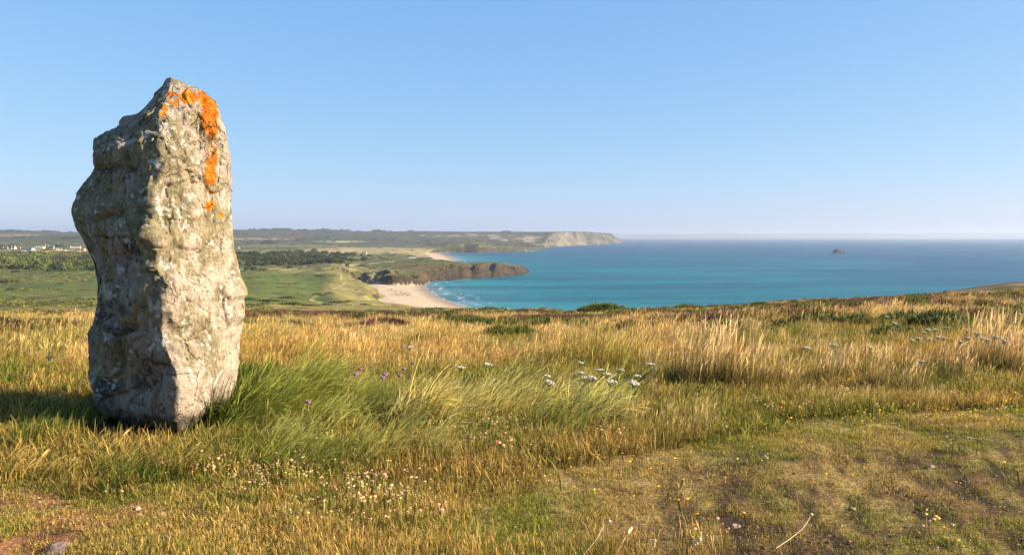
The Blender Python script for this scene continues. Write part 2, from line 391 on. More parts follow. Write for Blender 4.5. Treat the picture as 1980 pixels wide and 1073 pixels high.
def land_colour(x, y, z, u, v, slope, beach):
    n = len(x)
    a = fbm(x / 40, y / 75, oct=4, seed=61); b = fbm(x / 150, y / 260, oct=3, seed=67); c = fbm(x / 12, y / 26, oct=3, seed=71)
    near = 1 - sstep(110, 260, y)
    # valley: green fields streaked with dry grass
    g = sstep(-.5, .7, a * .7 + b * .5 + c * .35)
    col = mixc(GREEN * np.ones((n, 3)), OLIVE * np.ones((n, 3)), g)
    dry = sstep(.15, .75, a * .5 + c * .6 + .25 * b)
    col = mixc(col, OCHRE * .9 + 0 * col, dry * .75); col = mixc(col, DKGREEN * 1.1 + 0 * col, sstep(.15, .5, fbm(x / 22, y / 55, oct=4, seed=73)) * .7)
    # the bank below the headland is drier, the left field greener
    t = blob(u, v, 700, 598, 700, 14); col = mixc(col, lin((.30, .225, .085)) + 0 * col, t * .75 * sstep(-.9, .3, c + .5 * a + .3))
    t = blob(u, v, 50, 560, 190, 36); col = mixc(col, lin((.105, .125, .032)) + 0 * col, t * .8 * sstep(.9, -.2, c))
    t = blob(u, v, 525, 552, 95, 34); col = mixc(col, lin((.12, .15, .030)) + 0 * col, t * .75 * sstep(.9, -.2, c))
    t = blob(u, v, 700, 556, 70, 34); col = mixc(col, lin((.27, .225, .085)) + 0 * col, t * .8)
    t = blob(u, v, 620, 520, 80, 10); col = mixc(col, lin((.27, .24, .10)) + 0 * col, t * .7)
    # scrubby middle distance
    t = blob(u, v, 640, 505, 230, 12); col = mixc(col, lin((.095, .115, .045)) + 0 * col, t * .6 * sstep(.7, -.3, a))
    t = blob(u, v, 520, 487, 60, 5); col = mixc(col, lin((.16, .18, .06)) + 0 * col, t * .9)
    t = blob(u, v, 720, 485, 140, 6.5); col = mixc(col, lin((.38, .30, .16)) + 0 * col, t * .85)
    t = blob(u, v, 830, 492, 40, 7); col = mixc(col, lin((.38, .30, .16)) + 0 * col, t * .8)
    t = blob(u, v, 560, 476, 110, 3.0); col = mixc(col, lin((.33, .27, .15)) + 0 * col, t * .7 * sstep(-.3, .3, c))
    t = blob(u, v, 660, 467.5, 50, 1.6); col = mixc(col, lin((.42, .35, .18)) + 0 * col, t)
    t = blob(u, v, 500, 462, 75, 2.0); col = mixc(col, lin((.28, .22, .16)) + 0 * col, t)
    # village fields
    t = blob(u, v, 75, 486.8, 105, 3.4); col = mixc(col, lin((.62, .42, .20)) + 0 * col, t)
    t = blob(u, v, 28, 455.5, 60, 3); col = mixc(col, lin((.24, .19, .10)) + 0 * col, t)
    # heath on the far hill
    t = sstep(2900, 3700, y); hc = mixc(HEATH * np.ones((n, 3)), lin((.06, .075, .035)) + 0 * col, sstep(-.4, .5, b + .5 * a))
    keep = 1 - np.maximum(np.maximum(blob(u, v, 500, 462, 75, 2.0), blob(u, v, 28, 455.5, 60, 3)), blob(u, v, 660, 467.5, 50, 1.6))
    col = mixc(col, hc, t * keep)
    # top of the rocky headland: short green turf
    t = sstep(965, 1000, y) * (1 - sstep(1380, 1500, y)) * sstep(720, 800, u); col = mixc(col, lin((.12, .098, .040)) + 0 * col, t * .85)
    # paths and bare tracks in the valley
    def track(pts, w, colr, s=1.0):
        nonlocal col
        d = np.full(n, 1e9)
        for (u0, v0), (u1, v1) in zip(pts[:-1], pts[1:]):
            dx, dy = u1 - u0, v1 - v0; tt = np.clip(((u - u0) * dx + (v - v0) * dy) / (dx * dx + dy * dy), 0, 1)
            d = np.minimum(d, np.hypot((u - u0 - tt * dx) , (v - v0 - tt * dy) * 2.2))
        col = mixc(col, lin(colr) + 0 * col, sstep(w * 1.6, w * .5, d) * s * (y > 150))
    track([(460,521),(560,521),(590,516),(612,509),(640,508),(690,515),(740,526)], 2.2, (.36, .32, .17), .8)
    track([(600,580),(612,572),(660,553),(668,545)], 2.0, (.40, .34, .18), .7)
    track([(600,580),(622,586)], 1.8, (.5, .42, .26), .8)
    track([(660,540),(661,532)], 1.6, (.45, .38, .22), .7)
    track([(670,513),(740,508),(770,504)], 1.6, (.42, .36, .2), .8)
    track([(845,470),(780,462),(760,455)], 1.2, (.20, .16, .10), .6)
    sc_n = fbm(x / 45, y / 160, oct=4, seed=97)
    for (cu, cv, ru, rv, am_) in ((833,455.5,24,2.4,.8),(880,456.5,16,2.4,.8),(912,456,14,5,.7),(955,458,34,4.5,.9),(1000,462,34,7,.9),(1040,464,34,8,.9),(1075,465,24,8,.9),(1110,468,34,5,.8)):
        t = blob(u, v, cu, cv, ru, rv); col = mixc(col, lin((.30, .25, .215)) + 0 * col, t * sstep(-.35, .25, sc_n) * am_)
    t = (y > 190) * (y < 520) * (x > 60) * 1.0; col = mixc(col, mixc(lin((.27, .165, .065)) + 0 * col, lin((.075, .062, .03)) + 0 * col, sstep(-.3, .4, fbm(x / 9, y / 14, oct=4, seed=77))), t)
    # rock faces
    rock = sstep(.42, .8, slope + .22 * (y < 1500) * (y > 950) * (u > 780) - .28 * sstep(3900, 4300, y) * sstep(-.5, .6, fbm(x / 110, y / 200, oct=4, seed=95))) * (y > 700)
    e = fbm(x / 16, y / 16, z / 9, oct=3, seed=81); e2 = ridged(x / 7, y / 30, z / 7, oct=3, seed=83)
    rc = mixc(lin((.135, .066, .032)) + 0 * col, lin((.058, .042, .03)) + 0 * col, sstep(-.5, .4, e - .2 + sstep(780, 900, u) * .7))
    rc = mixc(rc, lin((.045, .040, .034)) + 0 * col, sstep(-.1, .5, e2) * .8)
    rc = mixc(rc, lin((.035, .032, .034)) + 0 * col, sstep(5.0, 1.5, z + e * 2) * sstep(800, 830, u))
    far = mixc(lin((.13, .105, .085)) + 0 * col, lin((.19, .165, .15)) + 0 * col, sstep(-.05, .45, fbm(x / 130, y / 260, z / 55, oct=4, seed=91) + .15))
    far = mixc(far, lin((.10, .10, .06)) + 0 * col, sstep(-.1, .6, fbm(x / 90, y / 90, z / 40, oct=3, seed=93)) * .6)
    midc = mixc(lin((.055, .050, .042)) + 0 * col, lin((.34, .24, .15)) + 0 * col, blob(u, v, 884, 471, 16, 6) * .9)
    rc = mixc(rc, midc, sstep(2000, 2600, y)); rc = mixc(rc, far, sstep(3900, 4300, y))
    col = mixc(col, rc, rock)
    # dark rock at the foot of the right-hand headland
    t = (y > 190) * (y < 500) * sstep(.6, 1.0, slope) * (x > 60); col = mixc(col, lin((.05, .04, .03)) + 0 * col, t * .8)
    # near heath: soil and litter between the grasses
    nc = mixc(lin((.115, .088, .036)) + 0 * col, lin((.065, .07, .02)) + 0 * col, sstep(-.3, .4, fbm(x / 3, y / 3, oct=3, seed=101)))
    nc = mixc(nc, lin((.30, .215, .085)) + 0 * col, sstep(22, 60, y) * sstep(-.6, .4, fbm(x / 6, y / 12, oct=3, seed=103)))
    col = mixc(col, nc, near)
    return col

def near_colour(x, y, u, v, col):
    n = len(x)
    p = path_mask(u, v); d = dirt_left(u, v)
    f = fbm(x / .35, y / .5, oct=4, seed=111); g = fbm(x / .09, y / .13, oct=3, seed=113); h = fbm(x / 1.4, y / 1.6, oct=3, seed=115)
    turf = mixc(lin((.38, .28, .11)) + 0 * col, lin((.19, .18, .045)) + 0 * col, sstep(-.3, .5, f + .4 * g + h * .5))
    bare = sstep(1050, 1400, u) * sstep(835, 905, v) * 1.0 + sstep(1500, 1980, u) * sstep(790, 850, v) * .4
    dirt = mixc(lin((.225, .135, .066)) + 0 * col, lin((.062, .040, .024)) + 0 * col, sstep(-.3, .5, g + .4 * f))
    turf = mixc(turf, dirt, np.clip(bare, 0, 1) * sstep(-.75, -.2, f + .6 * g))
    short = sstep(905, 960, v) * (1 - p)
    tl = mixc(lin((.20, .165, .045)) + 0 * col, lin((.12, .13, .028)) + 0 * col, sstep(-.4, .5, f + h * .6))
    col = mixc(col, tl, short * .9)
    col = mixc(col, turf, p)
    sl = mixc(lin((.46, .225, .12)) + 0 * col, lin((.27, .14, .08)) + 0 * col, sstep(-.1, .7, g * .8 + f * .4))
    col = mixc(col, sl, sstep(.15, .6, d + f * .25))
    return col

# ------------------------------------------------------------------ build the terrain sheets
ty = np.concatenate([np.exp(np.linspace(math.log(1.2), math.log(30), 150)) - 7.0 + 1.0,
                     np.exp(np.linspace(math.log(24.4), math.log(130), 130)), np.arange(132, 640, 5.0), np.arange(640, 1345, 3.2),
                     np.arange(1348, 2600, 17), np.arange(2600, 4200, 16), np.arange(4216, 6200, 22), np.exp(np.linspace(math.log(6240), math.log(9400), 50))])
ty = np.unique(np.sort(ty))
tt = np.concatenate([-np.exp(np.linspace(math.log(3.0), math.log(.66), 36)), np.arange(-.655, .655, .0018), np.exp(np.linspace(math.log(.66), math.log(3.0), 36))])
YY, TT = np.meshgrid(ty, tt, indexing='ij')
XX = TT * np.sqrt((YY + 7.0) ** 2 * (YY < 1e9)) * 1.0
XX = np.where(np.abs(XX) > 8000, np.sign(XX) * 8000, XX)
ZZ, BB = terrain(XX, YY)
nr_, nc_ = XX.shape
x, y, z, be = XX.ravel(), YY.ravel(), ZZ.ravel(), BB.ravel()
U, Vv = proj(x, y, z)
gy = np.gradient(ZZ, axis=0) / np.maximum(np.gradient(YY, axis=0), 1e-3)
gx = np.gradient(ZZ, axis=1) / np.maximum(np.gradient(XX, axis=1), 1e-3)
slope = np.hypot(gx, gy).ravel()
col = land_colour(x, y, z, U, Vv, slope, be)
col *= np.array([.86, .82, .68])
nm = (y < 16)
col[nm] = near_colour(x[nm], y[nm], U[nm], Vv[nm], col[nm] / np.array([.86, .82, .68])) * np.array([.86, .80, .66])
sandc = mixc(SAND + 0 * col, lin((.30, .22, .15)) + 0 * col, sstep(.9, .1, z))
col = np.where(be[:, None] > .5, sandc * .84, col)

idx = np.arange(nr_ * nc_).reshape(nr_, nc_)
Q = np.stack([idx[:-1, :-1], idx[:-1, 1:], idx[1:, 1:], idx[1:, :-1]], -1).reshape(-1, 4)
zq = z[Q]; yq = y[Q].mean(1); bq = be[Q].mean(1); uq = U[Q].mean(1); vq = Vv[Q].mean(1); sq = slope[Q].mean(1); xq = x[Q]
keepq = (zq.max(1) > -1.5) & ~((xq.max(1) - xq.min(1)) < 1e-6)
pathq = (yq < 12) & ((path_mask(uq, vq) > .5) | (dirt_left(uq, vq) > .5))
cls = np.where(yq < 135, 0, 1); cls = np.where(pathq, 2, cls); cls = np.where(bq > .5, 3, cls)
cls = np.where((sq > .55) & (yq > 900) & (bq <= .5), 4, cls); cls = np.where(keepq, cls, -1)
for k, (nm_, mt) in enumerate((('ground', M_ground), ('hills', M_hills), ('path', M_path), ('beach', M_sand), ('cliff', M_cliff))):
    f = Q[cls == k]
    used, inv = np.unique(f, return_inverse=True)
    me = np_mesh(nm_, np.stack([x[used], y[used], z[used]], 1), inv.reshape(-1, 4), True, {'col': col[used]})
    tag(link(nm_, me, mt), kind='structure')

# ------------------------------------------------------------------ sea
def build_sea():
    ys = np.concatenate([np.linspace(-400, 300, 20), np.arange(310, 1300, 6), np.exp(np.linspace(math.log(1310), math.log(26500), 150))])
    ts = np.concatenate([[-2.2, -1.2, -.8], np.arange(-.35, .66, .0035), [.8, 1.2, 2.2]])
    Y, T = np.meshgrid(ys, ts, indexing='ij')
    X = T * (np.abs(Y) + 500) ; X = np.clip(T * np.maximum(Y, 500), -14000, 19500)
    xs, yy = X.ravel(), Y.ravel()
    zz, _ = terrain(xs, np.minimum(yy, 9400))
    land = seg_dist(xs, yy, UP); b1 = seg_dist(xs, yy, BEACH1); b2 = seg_dist(xs, yy, BEACH2)
    d = -np.maximum(np.maximum(land, b1), b2)                 # metres out from the shore
    db = -np.maximum(b1, b2)
    i = np.arange(X.size).reshape(X.shape)
    q = np.stack([i[:-1, :-1], i[:-1, 1:], i[1:, 1:], i[1:, :-1]], -1).reshape(-1, 4)
    me = np_mesh('sea', np.stack([xs, yy, np.zeros_like(xs)], 1), q, True, {'shore': d, 'sands': db})
    m, nt, b, out = material('sea_water'); n = N(nt)
    sh = n.attr('shore').outputs['Fac']; sb = n.attr('sands').outputs['Fac']
    P = n.pos(1, 1, 1)
    sepn = nt.nodes.new('ShaderNodeSeparateXYZ'); nt.links.new(P, sepn.inputs[0])
    dist = sepn.outputs[1]
    big = n.noise(.0016, 4, .6, n.pos(.8, 1.6, 1)); band = n.noise(.006, 4, .6, n.pos(.35, 1.4, 1)); small = n.noise(.05, 4, .6, n.pos(.5, 1.6, 1))
    deepf = n.ramp(n.math('ADD', dist, n.math('MULTIPLY', n.math('SUBTRACT', big, .5), 2400.0)), 500, 4200)
    turq = (.006, .130, .145); deep = (.006, .034, .098)
    c = n.mix(deepf, turq, deep)
    c = n.mix(n.ramp(n.math('SUBTRACT', sepn.outputs[0], n.math('MULTIPLY', dist, .12)), 0, 700, 0, .85), c, (.008, .050, .120))
    c = n.mix(n.ramp(sb, 130, 5, 0, .55), c, (.09, .24, .25))
    c = n.mix(n.ramp(sb, 30, 2, 0, .6), c, (.24, .27, .25))
    c = n.mix(n.ramp(n.math('ADD', band, n.math('MULTIPLY', small, .35)), .60, .82, 0, .75), c, (.006, .060, .095)); c = n.mix(n.ramp(n.math('SUBTRACT', band, n.math('MULTIPLY', small, .2)), .40, .25, 0, .6), c, (.010, .17, .185))
    # foam lines running along the sands
    wob = n.math('ADD', sb, n.math('MULTIPLY', n.math('SUBTRACT', n.noise(.03, 4, .6, P), .5), 42.0))
    fo = n.math('PINGPONG', n.math('ADD', wob, 2.0), 9.0)
    foam = n.math('MULTIPLY', n.ramp(fo, 1.6, .3), n.ramp(sb, 48, 12))
    foam = n.math('MULTIPLY', foam, n.ramp(n.noise(.035, 4, .65, P), .42, .54))
    edge = n.math('MULTIPLY', n.ramp(n.math('ADD', sh, n.math('MULTIPLY', n.noise(.15, 3, .7, P), 6.0)), 6.0, 3.4), n.ramp(n.noise(.03, 3, .6, P), .48, .62))
    foam = n.math('MAXIMUM', n.math('MULTIPLY', foam, .6), n.math('MULTIPLY', edge, .6))
    c = n.mix(foam, c, (.75, .78, .78))
    nt.links.new(c, b.inputs['Base Color'])
    b.inputs['Roughness'].default_value = .42; b.inputs['IOR'].default_value = 1.33
    b.inputs['Specular IOR Level'].default_value = .22
    w1 = n.noise(.22, 5, .65, n.pos(.55, 1.3, 1)); w2 = n.noise(.02, 4, .6, n.pos(.4, 1.5, 1))
    nrm = n.bump(w1, 1.6, .8); nrm = n.bump(w2, 6.0, .8, nrm)
    nt.links.new(nrm, b.inputs['Normal'])
    tag(link('sea', me, m), kind='structure')
build_sea()

# far shore across the bay, 25 km off
def build_far_shore():
    xs = np.linspace(-3000, 19400, 400); rows = []
    base = np.interp(xs, [-3000, 2500, 5000, 9000, 13000, 15500, 19400], [80, 110, 130, 160, 180, 190, 190])
    top = base * .62 + fbm(xs / 1500, xs * 0, oct=4, seed=5) * 12 + 40
    V_ = []
    for dy, k in ((0, 0), (250, .35), (600, .75), (1100, 1.0), (1500, .9), (1700, 0)):
        V_.append(np.stack([xs, 24300 + dy + 0 * xs, top * k - (1 if k == 0 else 0)], 1))
    vv = np.concatenate(V_); n_ = len(xs); i = np.arange(len(vv)).reshape(6, n_)
    q = np.stack([i[:-1, :-1], i[:-1, 1:], i[1:, 1:], i[1:, :-1]], -1).reshape(-1, 4)
    m = land_material('far_shore_land', (.004, .2), (.001, .2))
    me = np_mesh('far_coast', vv, q, True, {'col': np.tile([.12, .11, .07], (len(vv), 1))})
    tag(link('distant_hills', me, m), kind='structure')
build_far_shore()

# ------------------------------------------------------------------ haze
def build_haze():
    x0, x1, y0, y1, z0, z1 = -14500, 20000, -500, 27000, -14, 215
    v = np.array([(a, b, c) for a in (x0, x1) for b in (y0, y1) for c in (z0, z1)], float)
    f = np.array([(0,1,3,2),(4,6,7,5),(0,4,5,1),(2,3,7,6),(0,2,6,4),(1,5,7,3)])
    me = np_mesh('haze', v, f)
    m = bpy.data.materials.new('haze_air'); m.use_nodes = True; nt = m.node_tree; nt.nodes.clear()
    out = nt.nodes.new('ShaderNodeOutputMaterial'); pv = nt.nodes.new('ShaderNodeVolumePrincipled')
    pv.inputs['Color'].default_value = (.60, .68, .84, 1); pv.inputs['Density'].default_value = 6.2e-5; pv.inputs['Anisotropy'].default_value = .25
    nt.links.new(pv.outputs[0], out.inputs['Volume'])
    tag(link('haze', me, m), kind='stuff')
build_haze()
# ------------------------------------------------------------------ the standing stone
def build_menhir():
    YC = 7.25
    Lp = np.array([(149,322),(157,317),(165,314),(178,298),(188,295),(206,279),(221,264),(227,244),(236,234),(249,227),(260,208),(273,191),(294,188),(313,188),(324,192),(342,188),(372,171),(396,156),(415,147),(436,148),(454,156),(484,168),(510,179),(547,186),(588,186),(622,180),(644,168),(674,170),(711,171),(741,176),(778,187),(800,200),(814,213),(840,250),(900,300)], float)
    Rp = np.array([(149,334),(152,345),(160,361),(165,376),(173,391),(195,417),(219,426),(249,435.5),(279,441),(316,446),(354,447),(383,444),(428,448.5),(480,454),(506,461),(536,468),(558,477),(569,479),(579,473),(610,473),(629,465),(666,463),(704,462),(737,458),(782,450),(808,437),(820,418),(826,400),(850,385),(900,370)], float)
    Fp = np.array([(149,330),(180,325),(225,308),(250,306),(300,308),(330,318),(380,300),(420,300),(447,290),(465,301),(517,303),(536,322),(573,314),(622,312),(659,324),(689,339),(720,346),(748,341),(789,342),(808,357),(830,372),(900,380)], float)
    NV, NA = 430, 300
    vs = 149.3 + (885 - 149.3) * np.linspace(0, 1, NV) ** 1.08
    L = np.interp(vs, Lp[:, 0], Lp[:, 1]); Rr = np.interp(vs, Rp[:, 0], Rp[:, 1]); F = np.interp(vs, Fp[:, 0], Fp[:, 1])
    ker = np.array([1, 2, 3, 2, 1]) / 9
    Fs = np.convolve(np.pad(F, 2, 'edge'), ker, 'valid')
    F = F * .4 + Fs * .6
    zc = on_y(990, vs, YC)[1]
    dF = np.interp(vs, [149, 170, 230, 330, 450, 560, 700, 775, 800, 830, 885], [.03, .16, .42, .60, .76, .82, .78, .72, .60, .22, .1])
    dB = np.interp(vs, [149, 200, 300, 500, 750, 885], [.05, .22, .38, .52, .5, .45])
    ycn = YC + np.interp(vs, [149, 300, 780, 815, 885], [.05, .0, .0, .05, .22])
    xL, xR, xF = on_y(L, vs, ycn)[0], on_y(Rr, vs, ycn)[0], on_y(F, vs, ycn - dF)[0]
    a = np.linspace(0, 2 * math.pi, NA, endpoint=False)
    ca, sa = np.cos(a), np.sin(a)
    n1 = 2 / 1.2
    cx = np.sign(ca) * np.abs(ca) ** n1; sy = np.sign(sa) * np.abs(sa) ** n1
    # pow compresses the corners; resample evenly along the outline
    P = np.zeros((NV, NA, 3))
    for i in range(NV):
        xm = xF[i]; back = (xL[i] + xR[i]) / 2
        k = np.clip(sy, 0, 1)                                    # sy>0 is the back
        cxm = xm * (1 - k) + back * k
        X = np.where(cx > 0, cxm + (xR[i] - cxm) * cx, cxm + (cxm - xL[i]) * cx)
        Yv = ycn[i] + np.where(sy > 0, sy * dB[i], sy * dF[i])
        X = np.where(sy > 0, X * Yv / ycn[i], X)                 # the back narrows along the line of sight
        d = np.hypot(np.diff(np.append(X, X[0])), np.diff(np.append(Yv, Yv[0]))); s = np.concatenate([[0], np.cumsum(d)])
        t = np.linspace(0, s[-1], NA, endpoint=False)
        P[i, :, 0] = np.interp(t, s, np.append(X, X[0])); P[i, :, 1] = np.interp(t, s, np.append(Yv, Yv[0])); P[i, :, 2] = zc[i]
    # normals of the smooth form
    def normals(P):
        du = np.roll(P, -1, 1) - np.roll(P, 1, 1); dv = np.gradient(P, axis=0)
        n = np.cross(du, dv); n /= np.linalg.norm(n, axis=2, keepdims=True) + 1e-9
        cen = P.mean(1, keepdims=True); s = np.sign(((P - cen) * n).sum(2, keepdims=True).mean()); return n * s
    Nn = normals(P)
    X, Y, Z = P[..., 0], P[..., 1], P[..., 2]
    U, W = proj(X, Y, Z)
    front = (Y < ycn[:, None] + .12)
    disp = fbm(X / .62, Y / .62, Z / .9, oct=2, seed=201) * .050
    d1, d2, r = worley(X / .34 + fbm(X * 4, Y * 4, Z * 4, oct=2, seed=5) * .25, Y / .34, Z / .62, seed=207)
    disp += (r - .5) * .052 * sstep(0, .16, d2 - d1) - .026 * sstep(.10, 0, d2 - d1) * sstep(.2, .8, r)
    e1, e2, er = worley(X / .12 + vnoise(X * 9, Y * 9, Z * 9) * .3, Y / .12, Z / .17, seed=209)
    disp += (er - .5) * .026 * sstep(0, .12, e2 - e1) - .012 * sstep(.07, 0, e2 - e1) * (er > .45)
    disp += ridged(X / .30, Y / .30, Z / .55, oct=4, seed=211) * .026
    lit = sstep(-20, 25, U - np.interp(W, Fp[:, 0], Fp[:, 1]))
    disp += fbm(X / .07, Y / .07, Z / .10, oct=4, seed=213) * (.0085 + .010 * lit)
    # vertical flutes on the sunlit face
    disp += lit * ridged(X / .10, Y / .10, Z / .7, oct=3, seed=217) * .016
    def gl(cu, cv, ru, rv, h):
        return h * np.exp(-((U - cu) / ru) ** 2 - ((W - cv) / rv) ** 2) * front
    for g in ((300,468,26,20,.07),(286,452,12,10,.05),(255,350,22,60,.035),(250,290,40,45,.03),(215,300,25,24,.045),(258,585,40,50,.05),
              (200,700,26,60,.03),(190,420,40,45,.04),(285,560,30,26,.03),(330,600,22,50,.03),(270,380,14,34,.03),(420,340,14,60,.02),
              # hollows
              (243,500,13,24,-.10),(246,329,20,5,-.045),(207,326,18,4,-.008),(212,608,22,24,-.09),(243,635,30,9,-.07),(237,560,12,40,-.04),
              (288,735,22,26,-.09),(310,712,26,10,-.06),(295,530,18,7,-.06),(272,430,7,60,-.055),(172,480,10,50,-.04),(226,690,6,60,-.05),
              (350,480,22,30,-.035),(365,690,14,22,-.03),(421,274,14,4,-.05),(318,510,16,10,-.05),(395,450,10,70,-.03),(418,600,8,60,-.02),(300,250,14,8,-.04)):
        disp = disp + gl(*g)
    for pts, wd, dp in (([(200,331),(230,333),(262,330)],4,.015),([(175,646),(212,650),(240,642),(262,630),(300,566)],5,.035),([(225,655),(228,740),(236,800)],5,.04),
                        ([(258,300),(268,380),(272,460)],6,.03),([(180,750),(212,770),(270,752),(340,700)],5,.02),([(395,165),(388,260),(396,330)],4,.012),([(330,640),(372,690),(378,730)],5,.02),
                        ([(420,500),(432,560),(440,640)],5,.02),([(240,360),(235,420),(215,470)],6,.02)):
        for (u0, v0), (u1, v1) in zip(pts[:-1], pts[1:]):
            dx, dy = u1 - u0, v1 - v0
            t = np.clip(((U - u0) * dx + (W - v0) * dy) / (dx * dx + dy * dy), 0, 1)
            dd = np.hypot(U - u0 - t * dx, W - v0 - t * dy) + fbm(X * 14, Y * 14, Z * 14, oct=2, seed=3) * 3
            disp = disp - dp * np.exp(-(dd / wd) ** 2) * front
    topf = np.interp(vs, [149, 200, 260], [.35, .7, 1])[:, None]
    # the outline already follows the photograph: keep the displacement small where the stone turns away
    edge = np.abs(Nn[..., 1]); edge = .14 + .86 * sstep(.15, .6, edge)
    P = P + Nn * (disp * topf * edge)[..., None]
    Vt = P.reshape(-1, 3)
    apex = P[0].mean(0) + np.array([0, 0, .012]); bot = P[-1].mean(0)
    i = np.arange(NV * NA).reshape(NV, NA)
    q = np.stack([i[:-1], i[1:], np.roll(i, -1, 1)[1:], np.roll(i, -1, 1)[:-1]], -1).reshape(-1, 4)
    nv = len(Vt)
    t1 = np.stack([np.full(NA, nv), i[0], np.roll(i[0], -1)], 1); t2 = np.stack([np.full(NA, nv + 1), np.roll(i[-1], -1), i[-1]], 1)
    allv = np.concatenate([Vt, [apex, bot]])
    # colours of stone and lichens
    x, y, z = allv.T; u, v = proj(x, y, z)
    n_ = len(x); on = np.ones((n_, 3))
    f1 = fbm(x / .35, y / .35, z / .5, oct=4, seed=301); f2 = fbm(x / .11, y / .11, z / .13, oct=4, seed=303); f3 = fbm(x / .035, y / .035, z / .035, oct=3, seed=305)
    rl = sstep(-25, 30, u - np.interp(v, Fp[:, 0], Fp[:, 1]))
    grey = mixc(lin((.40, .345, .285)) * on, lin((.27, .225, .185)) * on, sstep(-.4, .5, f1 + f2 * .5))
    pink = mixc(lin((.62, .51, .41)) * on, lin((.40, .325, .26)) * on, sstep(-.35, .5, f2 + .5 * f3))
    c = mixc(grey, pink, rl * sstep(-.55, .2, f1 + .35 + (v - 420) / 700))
    ol = sstep(-.12, .25, f1 * .8 + f2 * .6 + f3 * .25 + .22 * blob(u, v, 345, 270, 90, 130) + .12 * blob(u, v, 250, 420, 90, 120) - .30 * blob(u, v, 400, 700, 110, 170))
    c = mixc(c, mixc(lin((.25, .22, .115)) * on, lin((.34, .30, .17)) * on, sstep(-.3, .4, f3)), ol * .8)
    # strip of pale scoured rock down the upper right
    st = np.exp(-((u - 384 - (v - 260) * .02) / 11) ** 2) * sstep(235, 270, v) * sstep(430, 360, v)
    c = mixc(c, lin((.54, .44, .34)) * on, st * sstep(-.35, .2, f2))
    # black lichen in the hollows
    for cu, cv, ru, rv in ((243,500,24,32),(210,605,32,34),(246,330,26,9),(285,735,30,26),(300,700,30,10),(200,760,40,30),(205,330,20,6),(240,640,30,10)):
        c = mixc(c, lin((.075, .068, .07)) * on, blob(u, v, cu, cv, ru, rv) * sstep(-.35, .25, f2 + f3 * .4) * .85)
    # white crusts
    wh = sstep(.50, .72, f2 * .75 + f3 * .55 + .22 * blob(u, v, 395, 770, 70, 60) + .12 * blob(u, v, 320, 400, 60, 60) + .08 * blob(u, v, 290, 590, 30, 60) + .05)
    c = mixc(c, lin((.70, .67, .63)) * on, wh * .85)
    for pts in ([(178,740),(186,722),(194,708)],[(208,735),(218,718),(228,712)],[(180,722),(190,714)],[(330,340),(318,365),(314,385)],[(305,470),(300,486)],[(288,575),(293,600)],[(225,285),(262,270)],[(298,370),(310,400),(316,440)]):
        for (u0, v0), (u1, v1) in zip(pts[:-1], pts[1:]):
            dx, dy = u1 - u0, v1 - v0; t = np.clip(((u - u0) * dx + (v - v0) * dy) / (dx * dx + dy * dy), 0, 1)
            dd = np.hypot(u - u0 - t * dx, v - v0 - t * dy) + f2 * 3
            c = mixc(c, lin((.62, .60, .58)) * on, sstep(2.6, 1.2, dd) * .7 * (y < YC))
    for cu, cv, rr in ((210,572,7),(290,590,6),(294,620,6),(296,632,7),(299,597,5),(270,630,4),(233,520,8),(222,571,4),(310,660,14)):
        c = mixc(c, lin((.66, .65, .62)) * on, blob(u, v, cu, cv, rr, rr * 1.3) * sstep(-.3, .1, f3 + f2) * .8)
    # orange lichen
    og = 1.1 * blob(u, v, 406, 218, 17, 44, .6) + 1.1 * blob(u, v, 396, 190, 12, 16, .6) + 1.0 * blob(u, v, 413, 255, 10, 18, .6) + .85 * blob(u, v, 408, 305, 12, 26) + 1.0 * blob(u, v, 406, 340, 12, 18) \
         + .8 * blob(u, v, 406, 396, 9, 12) + .9 * blob(u, v, 427, 416, 5, 6) + .60 * blob(u, v, 350, 188, 32, 19) + .72 * blob(u, v, 362, 186, 12, 14) + .9 * blob(u, v, 316, 214, 9, 12) + .5 * blob(u, v, 404, 372, 7, 8)
    om = sstep(.40, .66, og * .92 + (f2 * .50 + f3 * .50) * sstep(.02, .5, og)) * (y < YC + .2)
    oc = mixc(lin((.78, .36, .03)) * on, lin((.62, .17, .01)) * on, sstep(-.35, .3, f3 + f2 * .4 + .5 * blob(u, v, 408, 225, 20, 50)))
    c = mixc(c, oc, om)
    # earth stain and broken rusty rock at the foot
    c = mixc(c, lin((.26, .15, .08)) * on, blob(u, v, 290, 770, 40, 26) * sstep(-.2, .3, f2) * .7)
    c = mixc(c, lin((.11, .09, .06)) * on, sstep(790, 815, v) * (u < 380) * .7)
    c = c * np.array([1.06, 1.0, .93])
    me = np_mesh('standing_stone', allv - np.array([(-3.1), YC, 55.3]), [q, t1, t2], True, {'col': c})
    m, nt, b, out = material('lichened_quartzite'); n = N(nt)
    base = n.attr('col').outputs['Color']
    g1 = n.ramp(n.noise(85, 6, .8, n.pos()), .3, .7, .74, 1.26); g2 = n.ramp(n.noise(16, 4, .65, n.pos()), .3, .7, .85, 1.15)
    cc = n.mix(1.0, n.mix(1.0, base, g1, 'MULTIPLY'), g2, 'MULTIPLY')
    # hairline fractures, broken up so that they start and stop
    wp = nt.nodes.new('ShaderNodeVectorMath'); wp.operation = 'ADD'; nt.links.new(n.pos(1, 1, .55), wp.inputs[0])
    wn_ = nt.nodes.new('ShaderNodeTexNoise'); wn_.inputs['Scale'].default_value = 5; wn_.inputs['Detail'].default_value = 5; nt.links.new(n.pos(), wn_.inputs['Vector'])
    ws = nt.nodes.new('ShaderNodeVectorMath'); ws.operation = 'SCALE'; ws.inputs['Scale'].default_value = .22; nt.links.new(wn_.outputs['Color'], ws.inputs[0]); nt.links.new(ws.outputs[0], wp.inputs[1])
